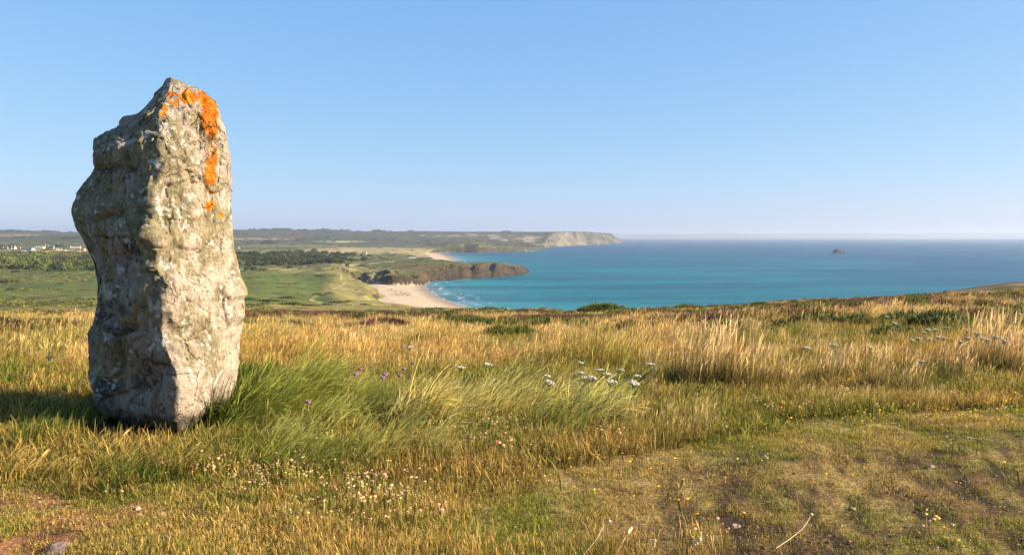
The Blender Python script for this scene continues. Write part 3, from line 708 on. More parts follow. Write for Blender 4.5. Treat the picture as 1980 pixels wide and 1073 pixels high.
    ck = n.math('MULTIPLY', n.ramp(n.voronoi(2.6, wp.outputs[0], 'DISTANCE_TO_EDGE'), .016, .003), n.ramp(n.noise(3.1, 3, .6, n.pos()), .52, .60))
    ck2 = n.math('MULTIPLY', n.ramp(n.voronoi(11, wp.outputs[0], 'DISTANCE_TO_EDGE'), .05, .012), n.ramp(n.noise(4.3, 3, .6, n.pos(1.1, 1, 1)), .52, .60))
    ck = n.math('MAXIMUM', ck, n.math('MULTIPLY', ck2, .15))
    cc = n.mix(n.math('MULTIPLY', ck, .75), cc, (.07, .058, .05))
    nt.links.new(cc, b.inputs['Base Color']); b.inputs['Roughness'].default_value = .92; b.inputs['Specular IOR Level'].default_value = .2
    nr = n.bump(n.noise(24, 8, .78, n.pos(1, 1, .7), .4), .085, 1.0); nr = n.bump(n.voronoi(30, n.pos(1, 1, .6), out='Distance'), .022, .8, nr)
    nr = n.bump(n.math('SUBTRACT', 1.0, ck), .05, 1.0, nr)
    nt.links.new(nr, b.inputs['Normal'])
    o = link('standing_stone', me, m, loc=(-3.1, YC, 55.3))
    tag(o, 'tall rough grey standing stone with orange and pale lichens, upright in the grass', 'standing stone')
build_menhir()
# ------------------------------------------------------------------ grasses
def blade_material(name, trans=.35, spec=.2, rough=.6, inst=True):
    """colours ride on the plants: 'c1' at the root, 'c2' at the tip, 'rnd' varies each blade"""
    m, nt, b, out = material(name); n = N(nt)
    src = 'INSTANCER' if inst else 'GEOMETRY'
    c1 = n.attr('c1', src).outputs['Color']; c2 = n.attr('c2', src).outputs['Color']
    t = n.attr('tipf').outputs['Fac']; r = n.attr('rnd').outputs['Fac']
    f = n.ramp(n.math('ADD', t, n.math('MULTIPLY', n.math('SUBTRACT', r, .5), .5)), .15, .85)
    c = n.mix(f, c1, c2); c = n.mix(1.0, c, n.ramp(r, 0, 1, .45, 1.45), 'MULTIPLY'); c = n.mix(1.0, c, (.97, .88, .62), 'MULTIPLY'); c = n.mix(n.ramp(t, .80, .95, 0, .35), c, n.mix(1.0, c, (1.5, 1.5, 1.8), 'MULTIPLY'))
    nt.links.new(c, b.inputs['Base Color']); b.inputs['Roughness'].default_value = rough
    b.inputs['Specular IOR Level'].default_value = spec
    tr = nt.nodes.new('ShaderNodeBsdfTranslucent'); nt.links.new(c, tr.inputs[0])
    ms = nt.nodes.new('ShaderNodeMixShader'); ms.inputs[0].default_value = trans
    nt.links.new(b.outputs[0], ms.inputs[1]); nt.links.new(tr.outputs[0], ms.inputs[2]); nt.links.new(ms.outputs[0], out.inputs[0])
    return m
M_blade = blade_material('grass_blade')

def blades(n, length, width, disc, lean=(.3, .2), leandir=0.0, spread=math.pi, curve=.6, seg=4, head=0.0, headw=2.5, seed=0, headlen=.2):
    """n ribbon blades. lean: (mean, sd) of the tip's sideways run over its length; leandir: compass of the wind (0 = +x)"""
    g = np.random.default_rng(seed)
    r = disc * np.sqrt(g.random(n)); ph = g.random(n) * 2 * math.pi
    bx, by = r * np.cos(ph), r * np.sin(ph)
    Ln = length * (0.55 + .6 * g.random(n)); w = width * (.7 + .6 * g.random(n))
    az = leandir + (g.random(n) - .5) * 2 * spread
    le = np.clip(lean[0] + lean[1] * g.standard_normal(n), 0, .97)
    S = np.linspace(0, 1, seg + 1)
    face = g.random(n) * math.pi
    vs, fs, tf, rn = [], [], [], []
    rr = g.random(n)
    # arc: direction angle from upright grows along the blade
    ang_end = le * (math.pi / 2) * 1.15
    hd = g.random(n) < head
    pts = []
    px = np.zeros(n); pz = np.zeros(n)
    prev = 0
    P = [np.stack([bx, by, np.zeros(n)], 1)]
    for k in range(1, seg + 1):
        s = (S[k] + S[k - 1]) / 2
        ang = ang_end * (s ** curve)
        ds = (S[k] - S[k - 1]) * Ln
        px = px + np.sin(ang) * ds; pz = pz + np.cos(ang) * ds
        P.append(np.stack([bx + px * np.cos(az), by + px * np.sin(az), pz], 1))
    sx, sy = np.cos(face), np.sin(face)
    for k in range(seg + 1):
        s = S[k]
        ww = w * (1 - .85 * s ** 1.6) * .5
        if head > 0:
            hw = w * headw * .5 * np.clip(1 - abs((s - (1 - headlen)) / headlen), .25, 1) * (s >= 1 - headlen * 2)
            ww = np.where(hd & (s > 1 - headlen * 1.6), np.maximum(hw, ww), ww)
        off = np.stack([sx * ww, sy * ww, 0 * ww], 1)
        vs += [P[k] - off, P[k] + off]; tf += [np.full(n, s)] * 2; rn += [rr] * 2
    vs = np.stack(vs, 1)                      # n, 2(seg+1), 3
    tf = np.stack(tf, 1); rn = np.stack(rn, 1)
    m = 2 * (seg + 1); b0 = (np.arange(n) * m)[:, None]
    for k in range(seg):
        fs.append(b0 + np.array([2 * k, 2 * k + 1, 2 * k + 3, 2 * k + 2]))
    return vs.reshape(-1, 3), np.concatenate(fs), tf.ravel(), rn.ravel()

def merge(*parts):
    vs, fs, tf, rn = [], [], [], []; o = 0
    for a, b, c, d in parts:
        vs.append(a); fs.append(b + o); tf.append(c); rn.append(d); o += len(a)
    return np.concatenate(vs), np.concatenate(fs), np.concatenate(tf), np.concatenate(rn)

def knobs(n, h, size, disc, seed=0, flat=.7, stem=.0025, lean=.15, tval=1.0):
    """small flower heads on thin stems (octahedra drawn as quads of a squashed ball)"""
    g = np.random.default_rng(seed); vs, fs, tf, rn = [], [], [], []; o = 0
    for i in range(n):
        r = disc * math.sqrt(g.random()); a = g.random() * 6.283; hh = h * (.6 + .6 * g.random()); s = size * (.7 + .6 * g.random())
        bx, by = r * math.cos(a), r * math.sin(a); tx, ty_ = bx + (g.random() - .3) * lean * hh * 2, by + (g.random() - .5) * lean * hh * 2
        rv = g.random()
        ring = []
        for k, (zz, rr) in enumerate(((-.8, .35), (0, 1.0), (.8, .45))):
            for j in range(5):
                t = 6.283 * j / 5 + .4 * k
                ring.append((tx + math.cos(t) * rr * s, ty_ + math.sin(t) * rr * s, hh + zz * s * flat))
        vs += ring; tf += [tval] * 15; rn += [rv] * 15
        for k in (0, 1):
            for j in range(5): fs.append((o + k * 5 + j, o + k * 5 + (j + 1) % 5, o + k * 5 + 5 + (j + 1) % 5, o + k * 5 + 5 + j))
        fs.append((o + 10, o + 11, o + 12, o + 13)); fs.append((o + 10, o + 13, o + 14, o + 14)) if False else None
        vs.append((tx, ty_, hh + s * flat * .95)); tf.append(tval); rn.append(rv)
        for j in range(5): fs.append((o + 15, o + 10 + j, o + 10 + (j + 1) % 5, o + 10 + (j + 1) % 5)) if False else None
        o += 16
        vs += [(bx - stem, by, 0), (bx + stem, by, 0), (tx + stem, ty_, hh), (tx - stem, ty_, hh)]; tf += [0, 0, .3, .3]; rn += [rv] * 4
        fs.append((o, o + 1, o + 2, o + 3)); o += 4
    fs = [f for f in fs if f]
    return np.array(vs), np.array(fs), np.array(tf, float), np.array(rn, float)

def tuft_objects(name, metas, mat):
    col = bpy.data.collections.new(name + '_kinds')
    for i, (v, f, t, r) in enumerate(metas):
        me = np_mesh(f'{name}_tuft', v, f, False, {'tipf': t, 'rnd': r}); me.materials.append(mat)
        o = bpy.data.objects.new(f'{name}_{i:02d}', me); col.objects.link(o)
    return col

def scatter(name, label, cat, coll, pts, rot, scl, idx, c1, c2):
    """one object of uncountable small plants: points that carry the tufts"""
    me = bpy.data.meshes.new(name)
    n = len(pts); me.vertices.add(n); me.vertices.foreach_set('co', np.asarray(pts, np.float32).ravel())
    def vec(nm, a):
        at = me.attributes.new(nm, 'FLOAT_VECTOR', 'POINT'); at.data.foreach_set('vector', np.asarray(a, np.float32).ravel())
    def colr(nm, a):
        at = me.attributes.new(nm, 'FLOAT_COLOR', 'POINT'); q = np.ones((n, 4), np.float32); q[:, :3] = np.clip(a, .004, 1); at.data.foreach_set('color', q.ravel())
    vec('rot', rot); vec('scl', scl); colr('c1', c1); colr('c2', c2)
    at = me.attributes.new('kind_index', 'INT', 'POINT'); at.data.foreach_set('value', np.asarray(idx, np.int32))
    o = bpy.data.objects.new(name, me); C.objects.link(o)
    ng = bpy.data.node_groups.new(name + '_scatter', 'GeometryNodeTree')
    ng.interface.new_socket('Geometry', in_out='INPUT', socket_type='NodeSocketGeometry')
    ng.interface.new_socket('Geometry', in_out='OUTPUT', socket_type='NodeSocketGeometry')
    gi = ng.nodes.new('NodeGroupInput'); go = ng.nodes.new('NodeGroupOutput')
    ip = ng.nodes.new('GeometryNodeInstanceOnPoints'); ci = ng.nodes.new('GeometryNodeCollectionInfo')
    ci.inputs['Collection'].default_value = coll; ci.inputs['Separate Children'].default_value = True; ci.inputs['Reset Children'].default_value = True
    def named(nm, ty):
        a = ng.nodes.new('GeometryNodeInputNamedAttribute'); a.data_type = ty; a.inputs['Name'].default_value = nm; return a.outputs['Attribute']
    mv = ng.nodes.new('GeometryNodeMeshToPoints'); ng.links.new(gi.outputs[0], mv.inputs[0])
    ng.links.new(mv.outputs[0], ip.inputs['Points']); ng.links.new(ci.outputs[0], ip.inputs['Instance'])
    ip.inputs['Pick Instance'].default_value = True
    ng.links.new(named('kind_index', 'INT'), ip.inputs['Instance Index'])
    ng.links.new(named('rot', 'FLOAT_VECTOR'), ip.inputs['Rotation']); ng.links.new(named('scl', 'FLOAT_VECTOR'), ip.inputs['Scale'])
    ng.links.new(ip.outputs[0], go.inputs[0])
    md = o.modifiers.new('plants', 'NODES'); md.node_group = ng
    tag(o, label, cat, kind='stuff')
    return o

def sample(n, y0, y1, power=1.0, margin=.72):
    """random ground points in the view, denser nearer (density ~ 1/y^power), with some to either side"""
    g = rng.random(n)
    e = 2 - power
    y = (y0 ** e + g * (y1 ** e - y0 ** e)) ** (1 / e) if abs(e) > 1e-6 else y0 * (y1 / y0) ** g
    x = (rng.random(n) * 2 - 1) * margin * (y + 1.5)
    # keep the stone's own footprint clear
    k = ~((np.abs(x + 3.1) < .55) & (np.abs(y - 7.30) < .62)) & ~((x > -3.45) & (x < -2.42) & (y > 6.15) & (y < 6.9))
    x, y = x[k], y[k]
    z, _ = terrain(x, y); u, v = proj(x, y, z)
    return x, y, z, u, v

def field(n, y0, y1, dens, power=1.0, margin=.72):
    x, y, z, u, v = sample(n, y0, y1, power, margin)
    k = rng.random(len(x)) < dens(x, y, u, v)
    return x[k], y[k], z[k], u[k], v[k]

def jitter_col(base, amt, n, hue=.06):
    s = 1 + (rng.random((n, 1)) - .5) * 2 * amt
    return base * s * (1 + (rng.random((n, 3)) - .5) * 2 * hue)

def poly_in(u, v, poly, soft=18):
    return sstep(-soft, soft, seg_dist(np.asarray(u, float), np.asarray(v, float), poly))

WIND = [(475,800),(560,765),(640,755),(760,765),(900,775),(1010,790),(1130,790),(1190,800),(1170,825),(1080,845),(960,880),(800,895),(650,905),(500,925),(420,915),(400,860),(440,830)]
LEAFY = [(-200,900),(60,896),(250,890),(330,893),(420,900),(330,935),(230,955),(60,938),(-200,940)]
def zones(x, y, u, v):
    p = path_mask(u, v); dl = np.maximum(sstep(.2, .6, dirt_left(u, v)), sstep(1050, 1075, v) * sstep(230, 120, u) * .9)
    bare = np.maximum(p, dl)
    wind = poly_in(u, v, WIND); leaf = poly_in(u, v, LEAFY, 12)
    short = sstep(900, 945, v) * (1 - p)
    belt = sstep(1050, 1200, u) * sstep(735, 765, v + 12 * vnoise(x * 1.1, y * 1.1)) * (1 - p)     # green strip beside the worn turf
    clover = blob(u, v, 790, 940, 370, 85, .8) * (1 - p)
    return dict(p=p, dl=dl, bare=bare, wind=wind, leaf=leaf, short=short, belt=belt, clover=clover)

GOLD1 = lin((.24, .17, .055)); GOLD2 = lin((.60, .385, .145)); PALE2 = lin((.68, .52, .28))
GRN1 = lin((.060, .10, .016)); GRN2 = lin((.17, .21, .035)); GRN3 = lin((.27, .29, .065))

W0 = .10   # wind heading, mostly towards +x and slightly away
T_turf = [blades(70, .042, .0040, .13, (.45, .3), 0, math.pi, seg=2, seed=s) for s in range(4)]
T_stem = [blades(26, .15, .0026, .16, (.22, .15), W0, 1.4, seg=5, head=.75, headw=2.6, headlen=.14, seed=20 + s) for s in range(4)]
T_gold = [merge(blades(42, .46, .0042, .22, (.34, .20), W0, 1.3, curve=1.1, seg=7, head=.75, headw=3.4, headlen=.12, seed=30 + s), blades(40, .26, .0042, .20, (.5, .2), W0, 1.6, seg=3, seed=130 + s)) for s in range(5)]
T_wind = [merge(blades(58, .50, .0066, .13, (.80, .16), W0, .8, curve=.75, seg=7, head=.4, headw=1.6, headlen=.12, seed=40 + s), blades(24, .30, .0070, .2, (.5, .2), W0, 1.2, seg=4, seed=140 + s)) for s in range(5)]
T_leaf = [blades(60, .24, .0070, .17, (.55, .25), W0, 2.0, curve=.8, seg=5, seed=50 + s) for s in range(4)]
T_ear = [blades(34, .36, .0042, .15, (.72, .12), W0, .7, curve=.9, seg=7, head=.9, headw=2.9, headlen=.16, seed=60 + s) for s in range(4)]
T_clov = [knobs(12, .10, .0085, .2, seed=70 + s) for s in range(3)]
T_low = [blades(60, .12, .0055, .18, (.5, .3), W0, math.pi, seg=3, seed=80 + s) for s in range(4)]

def mk(name, label, cat, tufts, xyzuv, scale, c1, c2, rotspread=.5, tilt=.08, sj=.25):
    x, y, z, u, v = xyzuv; n = len(x)
    coll = tuft_objects(name, tufts, M_blade)
    rot = np.stack([(rng.random(n) - .5) * 2 * tilt, (rng.random(n) - .5) * 2 * tilt, (rng.random(n) - .5) * 2 * rotspread], 1)
    s = scale * (1 + (rng.random(n) - .5) * 2 * sj)
    scatter(name, label, cat, coll, np.stack([x, y, z - .006], 1), rot, np.stack([s, s, s * (1 + (rng.random(n) - .5) * .3)], 1), rng.integers(0, len(tufts), n), c1, c2)

# fine turf close to the camera and over the worn ground
def d_turf(x, y, u, v):
    q = zones(x, y, u, v); f = fbm(x / .35, y / .5, oct=4, seed=111); g = fbm(x / .09, y / .13, oct=3, seed=113)
    bare = np.clip(sstep(1050, 1400, u) * sstep(835, 905, v) * 1.0 + sstep(1500, 1980, u) * sstep(790, 850, v) * .4, 0, 1) * sstep(-.6, .1, f + .6 * g)
    return np.clip(np.maximum(q['p'] * (1 - .9 * bare) * (.18 + .82 * sstep(-.3, .25, f + .3 * g)), q['short'] * 1.0) * (1 - .93 * q['dl'] * sstep(-.6, .3, f + .5)) + .03, 0, 1)
F = field(42000, 3.2, 11, d_turf, 1.0); x, y, z, u, v = F; n = len(x); q = zones(x, y, u, v)
h = fbm(x / .8, y / .9, oct=3, seed=401)[:, None]
t = sstep(-.4, .5, h + q['p'][:, None] * .08)
c1 = GRN1 * 1.5 * (1 - t) + lin((.18, .145, .04)) * t; c2 = lin((.34, .33, .07)) * (1 - t) + lin((.55, .41, .16)) * t
mk('turf', 'short yellow green turf growing over the trodden ground', 'turf', T_turf, F, (.8 + .5 * rng.random(n)) * (1 - .35 * q['p']) * (1 - .3 * sstep(500, 300, u)), jitter_col(c1, .25, n), jitter_col(c2, .25, n), math.pi)

# low stalks with tan seed heads in the front lawn
def d_stem(x, y, u, v):
    q = zones(x, y, u, v); f = fbm(x / .7, y / .7, oct=3, seed=405)
    return np.clip((q['short'] * (.22 + .33 * sstep(400, 900, u)) + q['clover'] * .6 + q['belt'] * .35) * sstep(-.8, .3, f) * (1 - q['p']) * (1 - q['dl']) + .015 * q['p'] * (1 - sstep(1200, 1500, u)) + sstep(1035, 1075, v + 10 * f) * .5 * sstep(560, 700, u) * sstep(1480, 1300, u), 0, 1)
F = field(9500, 3.3, 10, d_stem, 1.0); x, y, z, u, v = F; n = len(x); q = zones(x, y, u, v)
mk('seeding_grass', 'low grass stalks with tan seed heads in the front lawn', 'grass', T_stem, F, .60 + .25 * rng.random(n) - .22 * sstep(800, 400, u) * sstep(930, 990, v), jitter_col(GRN2 * .9 + 0 * x[:, None], .3, n), jitter_col(lin((.56, .36, .14)) + 0 * x[:, None], .35, n), math.pi)

# low green growth under everything else
def d_low(x, y, u, v):
    q = zones(x, y, u, v)
    return np.clip(.9 - q['bare'] * .97 - q['short'] * .72 + q['belt'] * .3 + q['leaf'] * .2 + q['clover'] * .25, 0, 1)
F = field(26000, 3.6, 26, d_low, 1.1); x, y, z, u, v = F; n = len(x); q = zones(x, y, u, v)
h = sstep(-.35, .5, fbm(x / 1.6, y / 1.8, oct=3, seed=407) + .25 * sstep(8, 20, y) + .22 * sstep(1000, 1200, u))[:, None]
mk('low_grass', 'low green growth between the taller grasses', 'grass', T_low, F, (1.0 + .4 * rng.random(n)) * (1 - .35 * q['short']) * (1 - .2 * q['belt']), jitter_col(GRN1 * (1 - h) + GOLD1 * .7 * h, .3, n), jitter_col(lin((.25, .24, .055)) * (1 - h) + lin((.42, .30, .10)) * h, .3, n), math.pi)

# gorse and heather of the heath: the grass leaves room for them
GORSE = [  # u, v of the foot, width px, height factor, label
 (1165,604,100,1.5,'green gorse bush standing on the skyline left of the sea edge'),
 (1225,609,60,.8,'low gorse bush just right of the skyline gorse bush'),
 (1075,643,160,1.0,'broad dark gorse bush below the skyline gorse bush'),
 (1165,655,80,.7,'small gorse bush right of the broad dark gorse bush'),
 (985,657,120,.9,'dark gorse bush in the grass left of the broad one'),
 (1330,597,60,.8,'flat gorse bush on the land edge below open sea'),
 (1470,592,50,1.0,'small twiggy gorse bush breaking the land edge'),
 (1450,622,90,.8,'green gorse bush in golden grass above the tall dry tussocks'),
 (1545,628,80,.7,'green gorse strip right of the gorse above the tussocks'),
 (1585,587,60,.8,'green gorse bush on the land edge below the rocky islet'),
 (1665,582,50,.9,'dark gorse bush on the land edge right of the islet'),
 (1770,602,70,1.3,'dark rounded gorse bush in the heather on the right slope'),
 (1825,592,60,.8,'flat green gorse bush below the right headland cliff'),
 (1780,580,70,.8,'green gorse bush on the edge left of the headland cliff'),
 (1905,600,40,.9,'small gorse bush on the right slope near the photo edge'),
 (1948,586,30,1.2,'small round dark gorse bush below the far headland'),
 (1690,634,80,.6,'green gorse strip behind the white umbel flowers'),
 (1870,632,90,.6,'dark gorse strip directly behind the umbel flowers'),
 (1660,626,40,.7,'tiny gorse bush left of the gorse strip behind the umbels'),
 (820,668,70,.6,'small dark bush in golden grass below the heather mound'),
 (100,640,90,.6,'flat dark bush in golden grass left of the standing stone'),
 (610,640,40,.7,'small bush at the left tip of the heather mound')]
HEATHER = [
 (745,635,110,1.6,'purple heather mound in the golden grass right of the stone'),
 (668,643,90,1.1,'brown heather clump at the left end of the purple mound'),
 (1060,618,110,.8,'purple heather strip left of the skyline gorse bush'),
 (1300,610,90,.8,'purple heather strip right of the skyline gorse bush'),
 (1410,603,80,.8,'flowering heather on the land edge below open sea'),
 (1520,606,90,.8,'purple heather strip in the golden slope below the islet'),
 (1650,612,80,1.2,'dark purple heather clump left of the dark gorse bush'),
 (1720,606,60,1.0,'heather clump beside the dark rounded gorse bush'),
 (1840,606,80,.9,'heather clump right of the dark rounded gorse bush'),
 (1575,598,60,.8,'low heather on the upper right slope'),
 (900,628,100,.6,'faint heather strip right of the purple mound'),
 (1110,662,60,.6,'dead brown heather under the broad dark gorse'),
 (1930,622,60,.7,'low brown heather near the right photo edge')]
_BH = hit([g[0] for g in GORSE + HEATHER], [g[1] for g in GORSE + HEATHER])
_BW = np.array([g[2] for g in GORSE + HEATHER]) * _BH[:, 1] / FPX
def near_bush(x, y):
    m = np.zeros(len(x))
    for (X, Y, Z), w in zip(_BH, _BW):
        fr = .9 + .02 * Y
        m = np.maximum(m, sstep(1.25, .8, np.hypot((x - X) / (w * .55), (y - Y + fr) / (fr + .8))))
    return m

# golden dry grass over the heath
def d_gold(x, y, u, v):
    q = zones(x, y, u, v); f = fbm(x / 2.2, y / 2.6, oct=3, seed=411)
    near = sstep(745, 705, v + 14 * f)
    scr = scrub_mask(x, y)
    return np.clip(near * (.16 + .84 * sstep(-.3, .3, f)) * (1 - q['wind'] * .9) * (1 - scr * .75) * (1 - .95 * near_bush(x, y)) * (1 - .75 * blob(u, v, 60, 800, 200, 62)) + (.10 + .25 * q['belt']) * (1 - near) * (1 - q['bare']) * (1 - q['short'] * .9), 0, 1)
def scrub_mask(x, y):
    """patches of heather and gorse inside the heath"""
    return sstep(.12, .5, fbm(x / 4.5 + 3, y / 7, oct=3, seed=421) + .12 * sstep(15, 40, y)) * sstep(13, 20, y)
F = field(60000, 6.3, 100, d_gold, 1.25); x, y, z, u, v = F; n = len(x); q = zones(x, y, u, v)
h = sstep(-.3, .6, fbm(x / 3.2, y / 4.2, oct=3, seed=413) + .10 * sstep(30, 14, y) + .25 * sstep(11, 8, y))[:, None]
c1 = GOLD1 * (1 - h) + lin((.10, .12, .025)) * h; c2 = GOLD2 * (1 - .7 * h) + lin((.30, .29, .075)) * .7 * h
pl = sstep(10, 15, y)[:, None] * .25 + sstep(-.1, .5, fbm(x / 1.1, y / 1.3, oct=2, seed=415))[:, None] * .5
c2 = c2 * (1 - pl) + PALE2 * pl
mk('golden_grass', 'dry golden grass leaning in the wind across the heath', 'grass', T_gold, F, .9 * (.40 + .42 * rng.random(n) + .36 * fbm(x / 1.3, y / 2.0, oct=3, seed=417) + .10 * sstep(14, 9, y)) * (1 - .25 * sstep(14, 40, y)) * (.7 + .3 * sstep(8, 12, y)) * (1 - .3 * q['belt']), jitter_col(c1, .28, n), jitter_col(c2, .22, n), .9)

# heather and young gorse between the grasses further off
def sprigs(n, r, h, seed):
    g = np.random.default_rng(seed); a = g.random(n) * 6.283; q = np.sqrt(g.random(n)) * r; p = np.stack([q * np.cos(a), q * np.sin(a), h * .75 * g.random(n) ** .6 * (1 - (q / r) ** 2 * .7)], 1)
    d = np.stack([.5 * g.standard_normal(n), .5 * g.standard_normal(n), .5 + g.random(n)], 1); d /= np.linalg.norm(d, axis=1, keepdims=True); L = h * .28 * (.5 + g.random((n, 1)))
    sd = np.cross(d, g.standard_normal((n, 3))); sd /= np.linalg.norm(sd, axis=1, keepdims=True); w = .008
    v = np.stack([p - sd * w, p + sd * w, p + d * L + sd * w * .4, p + d * L - sd * w * .4], 1).reshape(-1, 3)
    return v, np.arange(4 * n).reshape(n, 4), np.tile([0, 0, 1, 1], n).astype(float), np.repeat(g.random(n), 4)
F = field(16000, 11, 104, lambda x, y, u, v: np.clip(scrub_mask(x, y) * .95 + .10 * sstep(1150, 1500, u), 0, 1) * sstep(11, 18, y), 1.1); x, y, z, u, v = F; n = len(x)
h = sstep(-.05, .12, fbm(x / 3.5, y / 5, oct=3, seed=425))[:, None]; pu = sstep(.3, .6, fbm(x / 2.2, y / 3, oct=2, seed=427))[:, None]
mk('heath_shrubs', 'low heather and young gorse between the golden grasses', 'heath', [sprigs(380, .32, .24, 95 + s) for s in range(4)], F, .9 + .6 * rng.random(n), jitter_col(lin((.035, .035, .015)) + 0 * h, .3, n),
   jitter_col(lin((.10, .135, .032)) * h + (lin((.17, .11, .06)) * (1 - pu) + lin((.21, .075, .12)) * pu) * (1 - h), .3, n), math.pi)

# long pale green grass laid over by the wind
F = field(9000, 4.6, 12.5, lambda x, y, u, v: np.clip(zones(x, y, u, v)['wind'] * (.10 + .9 * sstep(-.30, .15, fbm(x / .7, y / .8, oct=2, seed=431))) , 0, 1), 1.0); x, y, z, u, v = F; n = len(x)
h = sstep(-.6, .3, fbm(x / .8, y / .8, oct=3, seed=433))[:, None]
mk('windblown_grass', 'long pale green grass laid over by the wind beside the stone', 'grass', T_wind, F, (.56 + .35 * rng.random(n) + .42 * fbm(x / .7, y / .7, oct=2, seed=435)) * (1 - .5 * sstep(7.0, 5.6, y)), jitter_col(lin((.085, .125, .022)) + 0 * h, .3, n), jitter_col(lin((.34, .38, .09)) * (1 - h) + lin((.74, .66, .27)) * h, .35, n), .75)

# broad golden-green ears in front of and left of the stone
F = field(5200, 4.4, 10.5, lambda x, y, u, v: np.clip(zones(x, y, u, v)['leaf'] * .9 + blob(u, v, 60, 780, 190, 110) * .16, 0, 1), 1.0, .85); x, y, z, u, v = F; n = len(x)
h = rng.random((n, 1))
mk('eared_grass', 'bent green grass with golden ears in front of the stone', 'grass', T_ear, F, .40 + .3 * rng.random(n), jitter_col(GRN1 * 1.2 + 0 * h, .3, n), jitter_col(lin((.64, .46, .18)) * h + lin((.30, .29, .07)) * (1 - h), .25, n), .8)
F = field(6000, 4.4, 9.5, lambda x, y, u, v: np.clip(zones(x, y, u, v)['leaf'] * .5 + blob(u, v, 90, 800, 260, 90) * .5 + blob(u, v, 482, 790, 55, 42) * 1.6 + blob(u, v, 420, 850, 130, 30) * .5, 0, 1), 1.0, .85); x, y, z, u, v = F; n = len(x)
mk('green_grass', 'dark green grass round the foot of the stone', 'grass', T_leaf, F, .55 + .4 * rng.random(n) + .75 * blob(u, v, 482, 790, 60, 46), jitter_col(lin((.035, .065, .014)) + 0 * x[:, None], .3, n), jitter_col(lin((.12, .165, .028)) + 0 * x[:, None], .3, n), .9)

# clover heads and small yellow flowers
F = field(11000, 3.6, 10.5, lambda x, y, u, v: np.clip(zones(x, y, u, v)['clover'] * .34 * sstep(-.5, .4, fbm(x / .5, y / .5, oct=2, seed=441)) + zones(x, y, u, v)['belt'] * .16 * sstep(-.4, .3, fbm(x / .5, y / .5, oct=2, seed=443)) + blob(u, v, 980, 850, 110, 40) * .5 + .003, 0, 1), 1.0); x, y, z, u, v = F; n = len(x)
mk('clover', 'faded white clover heads scattered through the lawn', 'clover', T_clov, F, .7 + .5 * rng.random(n), jitter_col(GRN2 + 0 * x[:, None], .2, n), jitter_col(lin((.60, .43, .30)) + 0 * x[:, None], .3, n, .12), math.pi)
T_yel = [knobs(3, .05, .009, .16, seed=90 + s, flat=.4) for s in range(3)]
F = field(11000, 3.6, 13, lambda x, y, u, v: np.clip(sstep(1100, 1500, u) * blob(u, v, 1600, 790, 700, 42) * .40 + blob(u, v, 1920, 745, 140, 34) * .9 + .02 * sstep(800, 1100, u) * sstep(860, 900, v) + blob(u, v, 1050, 900, 330, 24) * .07, 0, 1), 1.0); x, y, z, u, v = F; n = len(x)
mk('yellow_flowers', 'small yellow flowers dotted along the edge of the worn turf', 'flowers', T_yel, F, 1.0 + .5 * rng.random(n), jitter_col(GRN2 + 0 * x[:, None], .2, n), jitter_col(lin((.90, .60, .02)) + 0 * x[:, None], .1, n), math.pi)
# ------------------------------------------------------------------ single plants, stones, trees, houses
def blade_mesh(name, parts, c1, c2):
    """a plant part made of blades with its own colours baked in"""
    v, f, t, r = parts; n = len(v)
    return np_mesh(name, v, f, False, {'tipf': t, 'rnd': r, 'c1': np.tile(c1, (n, 1)), 'c2': np.tile(c2, (n, 1))})
M_plant = blade_material('plant_blade', inst=False)

def leaf_cloud(n, rx, ry, h, leaf, seed=0, gaps=.35, flat=0.0, base=.0, lump=.28):
    """many leaf-sized faces spread through an uneven dome"""
    g = np.random.default_rng(seed)
    a = g.random(n) * 6.283; w = np.arccos(1 - g.random(n) * (1.0 - flat)); rad = (.55 + .45 * g.random(n) ** .5)
    d = np.stack([np.cos(a) * np.sin(w), np.sin(a) * np.sin(w), np.cos(w)], 1)
    k = 1 + lump * fbm(d[:, 0] * 2.2 + seed, d[:, 1] * 2.2, d[:, 2] * 2.2, oct=3, seed=seed)
    keep = fbm(d[:, 0] * 4 + seed * 3, d[:, 1] * 4, d[:, 2] * 4 + rad, oct=2, seed=seed + 5) > gaps * 2 - 1.05
    p = d * (rad * k)[:, None] * np.array([rx, ry, h]) + np.array([0, 0, base])
    p, d = p[keep], d[keep]; n = len(p); rad = rad[keep]
    t1 = np.cross(d, g.standard_normal((n, 3))); t1 /= np.linalg.norm(t1, axis=1, keepdims=True)
    t2 = np.cross(d + .9 * g.standard_normal((n, 3)), t1); t2 /= np.linalg.norm(t2, axis=1, keepdims=True)
    s = leaf * (.6 + .8 * g.random((n, 1)))
    v = np.stack([p - t1 * s * .5, p + t2 * s, p + t1 * s * .5, p - t2 * s * .8], 1).reshape(-1, 3)
    f = np.arange(4 * n).reshape(n, 4)
    return v, f, np.repeat(np.clip(rad * 1.1 - .2 + .3 * g.random(n), 0, 1), 4), np.repeat(g.random(n), 4)

